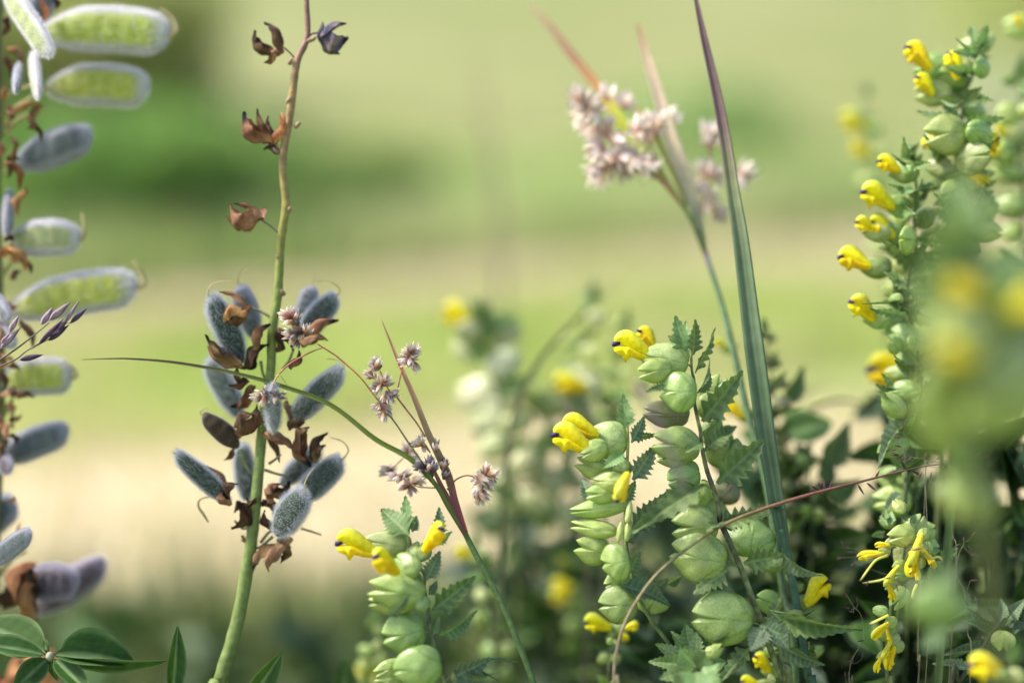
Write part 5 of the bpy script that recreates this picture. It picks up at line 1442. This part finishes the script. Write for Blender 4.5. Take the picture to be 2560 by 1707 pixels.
rattle_column('dark leafy yellow rattle with purplish dull calyces behind the broad grass blade', 'O', [(480, 180), (500, 330), (520, 500), (540, 700), (560, 900), (590, 1150), (620, 1400), (640, 1700)], 0.505, 70, 9, 62, [(200, 300, 130, 260)], 0.0, 1.3, dk=CALYX_DULL)
t = rattle_column('dark yellow rattle with long curved leaves against the pale field', 'O', [(760, 1050), (770, 1180), (790, 1350), (800, 1600)], 0.505, 80, 3, 63, [(310, 780, 190, 690)], 0.0, 0.8, dk=CALYX)
for p in ((590, 700, 795, 405, 110), (860, 1120, 1110, 805, 170), (780, 1160, 700, 930, 110), (840, 1180, 990, 1060, 170), (560, 1000, 700, 1180, 120), (900, 1300, 1190, 1230, 140), (640, 1180, 560, 1330, 120), (700, 1130, 610, 1010, 110)):
    leaf(t, 'O', *p, 0.505, 0.51, TOOTHED[3], 0.4)

# withered one with drooping corollas
d = 0.453
sp = path('M', [(1010, 320), (1020, 450), (1010, 650), (960, 860), (920, 1050), (900, 1250), (890, 1420), (900, 1600), (910, 1800)], d + 0.006)
t, full = plant('yellow_rattle', 'ragged yellow rattle head with many limp drooping yellow corollas', 'wildflower', sp, GRP)
tube('stem', t, full, [mm('M', r, d) for r in (9, 11, 12, 12, 12, 13, 13, 13, 14, 15, 15)], (0.15, 0.2, 0.07), n=9)
for p in ((980, 330, 60, 45, 120), (900, 430, 60, 55, 160), (1010, 530, 100, 80, 190), (1090, 470, 90, 80, 60), (1150, 600, 90, 90, 340), (1170, 500, 70, 70, 20), (1000, 800, 60, 60, 200), (1020, 640, 110, 90, 250), (1250, 780, 70, 80, 320), (980, 960, 90, 70, 230), (850, 1060, 55, 45, 180), (920, 1180, 70, 60, 230), (870, 1220, 60, 60, 210)):
    calyx(t, 'M', *p[:5], d + R.uniform(-0.004, 0.010), R.uniform(-0.5, 0.5), CALYX_PALE if p[1] < 700 else CALYX)
for p in ((900, 600, 800, 590, -0.006), (850, 660, 670, 650, -0.006), (1130, 540, 960, 715, -0.008), (1110, 640, 1020, 840, -0.008), (1150, 640, 1300, 730, -0.006), (1100, 740, 1150, 850, -0.008), (960, 760, 815, 860, -0.007), (900, 890, 960, 1000, -0.007), (900, 1160, 755, 1240, -0.004), (890, 1200, 860, 1300, -0.003), (920, 1280, 800, 1380, -0.002), (950, 1330, 880, 1490, -0.002), (850, 1400, 800, 1500, 0.0)):
    p = (p[0], p[1], lerp(p[0], p[2], 0.92), lerp(p[1], p[3], 0.92), p[4])
    q = calyx(t, 'M', p[0] + 25, p[1] - 20, 55, 44, 200, d + p[4] + 0.004, 0.3, CALYX_PALE)
    flower(q, 'M', *p[:4], d + p[4], R.uniform(-1.2, 1.2), 0.5, tooth=R.random() < 0.6, zs=0.62)
for pts in ([(900, 670), (820, 700), (760, 770), (705, 850)], [(980, 740), (920, 800), (860, 840), (720, 865)], [(1130, 690), (1090, 750), (1050, 800)], [(1105, 870), (1080, 920), (1068, 975)], [(905, 1090), (840, 1120), (770, 1155)], [(1150, 650), (1200, 690), (1260, 680), (1295, 720)]):
    tube('corolla_tube', t, path('M', pts, d - 0.008), [mm('M', r, d) for r in (10, 9, 8, 7)][:len(pts)], [(0, (0.5, 0.5, 0.06)), (0.8, (0.62, 0.6, 0.2)), (1, (0.12, 0.06, 0.05))], M_PETAL, n=7)
for p in ((1000, 360, 985, 250), (1040, 430, 975, 320), (900, 460, 850, 390), (1250, 700, 1405, 615), (880, 500, 780, 540), (1190, 640, 1270, 630), (880, 420, 880, 340), (930, 450, 920, 350), (1060, 440, 1100, 380)):
    leaf(t, 'M', *p, 55 if p[0] != 1250 else 90, d, d + 0.003, TOOTHED if p[0] in (1000, 1040, 1250) else TP)
leaf(t, 'M', 1010, 230, 850, 350, 50, d + 0.01, d + 0.008, TB[1], 0.8)

# small dark plant at the corner
d = 0.457
sp = path('M', [(1720, 1110), (1640, 1200), (1560, 1330), (1480, 1450), (1400, 1560), (1330, 1700)], d)
t, full = plant('yellow_rattle', 'low dark-leaved yellow rattle with one small hanging pale calyx', 'wildflower', sp, GRP)
tube('stem', t, full, [mm('M', r, d) for r in (9, 12, 14, 15, 16, 16, 17, 18)], (0.05, 0.065, 0.04), n=9)
calyx(t, 'M', 1712, 1262, 72, 88, 265, d - 0.004, 0.4, CALYX_PALE[1])
for p in ((1650, 1180, 1465, 1075, 70), (1640, 1210, 1460, 1115, 60), (1690, 1130, 1715, 955, 70), (1740, 1130, 1860, 970, 90), (1600, 1300, 1300, 1350, 60), (1640, 1260, 1560, 1240, 60), (1760, 1180, 1870, 1150, 90), (1700, 1130, 1600, 1040, 60), (1720, 1160, 1830, 1060, 80), (1480, 1470, 1230, 1400, 60)):
    leaf(t, 'M', *p, d + R.uniform(-0.004, 0.004), d, TOOTHED_BLUE)
rattle_column('blurred yellow rattle with a single broad yellow flower beside the low dark-leaved one', 'M', [(1780, 1400), (1760, 1520), (1760, 1700)], 0.405, 90, 1, 66, [(1720, 1530, 1490, 1450)], 0.8, 0.5)

# ------------------------------------------------------------------ fine bent grass with tiny purple spikelets
d = 0.446
LST = {'L': [(890, 1025, 250, 0), (940, 1065, 95, 0), (985, 1070, 30, 0), (830, 1145, 175, 0), (900, 1130, 190, 0), (1020, 1160, 120, 0), (735, 1285, 170, 1), (740, 1345, 170, 1), (715, 1370, 195, 1), (720, 1405, 175, 1), (725, 1395, 165, 1), (770, 1430, 210, 1), (820, 1440, 350, 1), (1035, 1490, 330, 1), (925, 1405, 80, 1), (1015, 1420, 40, 1), (890, 1535, 60, 1), (960, 1540, 80, 1), (1280, 1395, 40, 1), (1330, 1410, 0, 1)],
       'M': [(580, 585, 110, 2), (600, 620, 120, 2), (555, 690, 195, 2), (650, 735, 215, 2), (880, 535, 150, 2), (920, 545, 170, 2), (1065, 590, 10, 2), (940, 615, 180, 2), (895, 830, 190, 2), (755, 870, 260, 2), (965, 900, 280, 2), (600, 940, 110, 3), (685, 985, 100, 3), (615, 1040, 170, 3), (640, 1065, 160, 3),
             (1385, 600, 200, 4), (1475, 615, 125, 4), (1510, 665, 150, 4), (1540, 680, 330, 4), (1435, 555, 90, 4), (1510, 515, 40, 4), (1445, 900, 110, 4), (1470, 945, 120, 4), (1520, 970, 110, 4), (1540, 1000, 300, 4), (1455, 1005, 130, 4), (1510, 845, 0, 4), (635, 1415, 220, 3), (725, 1370, 70, 3), (600, 1505, 95, 3), (625, 1505, 85, 3), (705, 1270, 190, 3)]}
STEMS = {0: ('L', [(930, 1010), (940, 1090), (1040, 1170), (1060, 1250), (1080, 1500), (1100, 1900), (1110, 2400)]), 1: ('L', [(770, 1290), (780, 1360), (830, 1415), (920, 1445), (925, 1600), (940, 2000), (950, 2500)]),
         2: ('M', [(1165, 0), (1160, 250), (1145, 620), (1130, 850), (1115, 1100), (1110, 1400), (1105, 1700)]), 3: ('M', [(600, 930), (660, 1030), (710, 1090), (730, 1250), (640, 1420), (630, 1600), (640, 1800)]),
         4: ('M', [(1435, 560), (1430, 600), (1400, 660), (1380, 800), (1440, 930), (1460, 1200), (1470, 1700)])}
GL = ['wispy bent grass with few purplish spikelets in front of the pale blurred calyx', 'wispy bent grass crossing the thin brown arching stalk', 'tall hair-thin bent grass spreading over the ragged yellow rattle head', 'wispy bent grass beside the long serrated dark leaf', 'wispy bent grass with dark spikelets between the two hanging blurred calyces']
for g in range(5):
    c, sp_ = STEMS[g]
    dd = d - 0.004 * (g % 3) + 0.002
    t, full = plant('bent_grass', GL[g], 'grass', path(c, sp_, dd), 'fine bent grasses')
    tube('stem', t, full, [mm(c, 2.0, dd)] * 3 + [mm(c, 2.6, dd)] * (len(full) - 3), (0.16, 0.15, 0.09), n=5)
    for cc in ('L', 'M'):
        for (x, y, a, gg) in LST[cc]:
            if gg != g:
                continue
            q = P(cc, x, y, dd)
            X = AX_R * math.cos(math.radians(a)) + AX_U * math.sin(math.radians(a)) - AX_F * R.uniform(-0.3, 0.3)
            L = mm(cc, R.uniform(42, 60), dd)
            b = q - X * L * 0.5
            # hair-thin branch to the nearest stem point
            near = min((s for s in full[:-2]), key=lambda s: (s - b).length)
            if (near - b).length > 0.0008:
                br = tube('branch', t, [near, (near + b) / 2 - Vector((0, 0, 0.001)), b], [mm(cc, 1.8, dd), mm(cc, 1.5, dd), mm(cc, 1.3, dd)], (0.15, 0.12, 0.10), n=4, sub=3)
            else:
                br = t
            part('spikelet', SPIKE['fine'], None, br, frame(b, X, -AX_F, L, mm(cc, 6.5, dd), mm(cc, 6.5, dd)))

# ------------------------------------------------------------------ loose blurred grass blades
def loose(label, c, pts, d0, d1, w, cols, dx=0.0, fold=0.3):
    p = path(c, pts, d0, d1)
    t, full = plant('loose_grass', label, 'grass', p, 'loose grass leaves', dx=dx)
    n = len(full)
    blade('leaf_blade', t, full, [mm(c, w * (0.08 + 0.92 * min(1, i / 2.5)), d0) for i in range(n)], cols, fold=fold, ribs=2)


loose('curved olive grass blade behind the wood rush, arching over the blurred yellow rattle', 'V', [(1430, 640), (1360, 700), (1280, 780), (1220, 860), (1190, 930), (1165, 1050), (1150, 1300), (1140, 1568)], 0.545, 0.53, 6.5, [(0, (0.24, 0.25, 0.13)), (1, (0.14, 0.18, 0.07))])
loose('pale straw grass blade arching across the bright dry verge behind the dark leaves', 'O', [(1250, 720), (1150, 690), (1000, 665), (850, 700), (700, 790), (620, 900), (600, 1300), (620, 1700)], 0.55, 0.54, 18, [(0, (0.40, 0.34, 0.2)), (1, (0.25, 0.24, 0.12))])
loose('thinner straw grass blade above the arching straw one', 'O', [(900, 560), (820, 580), (740, 630), (680, 720), (640, 900), (640, 1400)], 0.56, 0.55, 12, [(0, (0.42, 0.38, 0.22)), (1, (0.3, 0.28, 0.14))])
p_ = path('I', [(745, 610), (800, 720), (860, 840), (930, 970), (990, 1100), (1050, 1260), (1090, 1420), (1120, 1600), (1180, 2000)], 0.375)
t, full = plant('meadow_grass_stalk', 'greyish purple blurred grass head held in front of the main yellow rattle', 'grass', p_)
tube('stem', t, full[4:], [mm('I', r, 0.375) for r in (4, 4, 4, 4, 4, 5, 5)], (0.2, 0.2, 0.13), n=6)
for k_ in range(34):
    f_ = k_ / 34 * 5.6
    a_ = full[int(f_)].lerp(full[int(f_) + 1], f_ % 1)
    dr_ = (full[0] - full[5]).normalized() + AX_R * R.uniform(-0.5, 0.5) - AX_F * R.uniform(-0.4, 0.4)
    L_ = mm('I', R.uniform(70, 100), 0.375)
    part('spikelet', SPIKE['lilac'], None, t, frame(a_, dr_, -AX_F, L_, mm('I', 11, 0.375), mm('I', 11, 0.375)))
loose('thin greyish grass blade blurred behind the purple-toothed flowers', 'I', [(310, 640), (350, 720), (400, 820), (440, 900), (470, 1100), (490, 1500)], 0.53, 0.53, 18, [(0, (0.36, 0.28, 0.27)), (1, (0.22, 0.22, 0.14))])
loose('second thin greyish grass blade behind the purple-toothed flowers', 'I', [(160, 640), (210, 720), (260, 800), (340, 1000), (380, 1500)], 0.535, 0.53, 18, [(0, (0.36, 0.28, 0.27)), (1, (0.22, 0.22, 0.14))])
loose('far blurred pinkish dead stalk standing in the green meadow', 'V', [(1090, 80), (1105, 200), (1125, 330), (1140, 430), (1150, 600), (1160, 900), (1170, 1300)], 0.95, 0.95, 8, [(0, (0.60, 0.45, 0.36)), (1, (0.4, 0.33, 0.22))])
loose('blurred grass blade crossing the dark herbs beside the hanging calyx', 'L', [(1568, 1110), (1460, 1150), (1300, 1210), (1180, 1300), (1100, 1500), (1080, 1900)], 0.42, 0.43, 26, [(0, (0.15, 0.24, 0.1)), (1, (0.1, 0.16, 0.07))])


# ------------------------------------------------------------------ leafy herbs filling the bottom, shade put into their leaf colours
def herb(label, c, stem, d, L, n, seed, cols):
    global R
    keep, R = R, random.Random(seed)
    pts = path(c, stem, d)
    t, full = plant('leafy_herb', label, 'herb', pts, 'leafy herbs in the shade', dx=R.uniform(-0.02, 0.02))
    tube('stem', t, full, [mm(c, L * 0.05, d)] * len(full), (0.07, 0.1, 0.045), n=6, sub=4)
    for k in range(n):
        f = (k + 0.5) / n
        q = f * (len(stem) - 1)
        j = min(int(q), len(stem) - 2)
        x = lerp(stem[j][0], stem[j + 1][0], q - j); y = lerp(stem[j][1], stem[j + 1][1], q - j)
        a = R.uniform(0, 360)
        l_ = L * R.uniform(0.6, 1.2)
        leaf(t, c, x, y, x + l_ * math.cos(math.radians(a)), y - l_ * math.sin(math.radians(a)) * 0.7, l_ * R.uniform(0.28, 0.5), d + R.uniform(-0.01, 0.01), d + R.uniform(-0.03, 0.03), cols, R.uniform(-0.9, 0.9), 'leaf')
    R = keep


HERBS = [('dark herb behind the round calyx of the main yellow rattle', 1800, 1420, 0.53), ('dark herb between the broad blade and the ragged yellow head', 2060, 1350, 0.53), ('dark herb under the arching brown stalk', 1960, 1480, 0.56), ('dark herb behind the ragged yellow head', 2260, 1330, 0.53),
         ('dark herb beside the low dark-leaved yellow rattle', 2480, 1330, 0.52), ('dark herb beyond the hanging calyx', 2400, 1150, 0.55), ('dark herb behind the pale ladder plant', 1500, 1480, 0.60), ('dark herb behind the blurred sunlit yellow rattle', 1290, 1290, 0.64), ('herb under the wood rush stem', 1230, 1480, 0.66),
         ('low herb behind the three-flowered yellow rattle', 1090, 1600, 0.70), ('herb behind the foot of the ladder plant', 1400, 1350, 0.62), ('herb deep behind the mottled stem', 1660, 1330, 0.60), ('herb beneath the blurred front calyces', 2540, 1120, 0.50), ('dark herb low behind the broad blade', 2000, 1620, 0.50),
         ('dark herb low behind the bent grasses', 2200, 1580, 0.50), ('dark herb low under the hanging front calyx', 2420, 1560, 0.49), ('herb low behind the tufted shoot', 1620, 1600, 0.52), ('short herb behind the single leaflet', 520, 1640, 0.85), ('short herb behind the lupin foot', 760, 1620, 0.85), ('short herb behind the corner leaf', 250, 1640, 0.8),
         ('herb behind the slim yellow rattle', 2240, 1000, 0.54), ('herb behind the tall yellow rattle', 2420, 760, 0.56), ('dark herb under the hooded flowers', 2300, 1180, 0.53), ('dark herb behind the curved leaves', 2010, 1230, 0.54), ('herb rising behind the broad blade', 1930, 1150, 0.53),
         ('shade herb under the tall yellow rattle', 2360, 1280, 0.57), ('shade herb behind the wispy bent grass', 2130, 1440, 0.58), ('shade herb behind the hanging front calyx', 2520, 1480, 0.56), ('shade herb behind the long serrated leaf', 2110, 1500, 0.55), ('shade herb behind the arching brown stalk', 1880, 1560, 0.58), ('shade herb deep behind the ladder plant', 1560, 1380, 0.66), ('shade herb deep behind the tufted shoot', 1720, 1500, 0.62), ('shade herb beside the blurred yellow flowers', 1440, 1560, 0.64)]
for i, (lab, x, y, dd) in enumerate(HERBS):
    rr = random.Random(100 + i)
    herb(lab + ', leaves darkened for shade, out of focus', 'S', [(x + rr.uniform(-30, 30), y - 60), (x, y + 60), (x + rr.uniform(-30, 30), y + 200), (x + rr.uniform(-40, 40), y + 380), (x + rr.uniform(-40, 40), y + 600)], dd, 125, 32, 200 + i, TOOTHED_SHADE + TOOTHED_SHADE + TOOTHED_BLUE + LEAFLET)
small_leaf = P('S', 850, 1690, 0.47)
t, full = plant('herb_leaf', 'single dark leaf between the lupin stem foot and the three-flowered yellow rattle', 'leaf', [P('S', 855, 1760, 0.5)])
tube('leaf_stalk', t, full, [0.001, 0.001, 0.001], (0.08, 0.12, 0.05), n=6)
leaf(t, 'S', 860, 1790, 862, 1648, 70, 0.5, 0.5, LEAFLET[0], 0.2, 'leaflet', z=0.3)
bpy.context.view_layer.update()
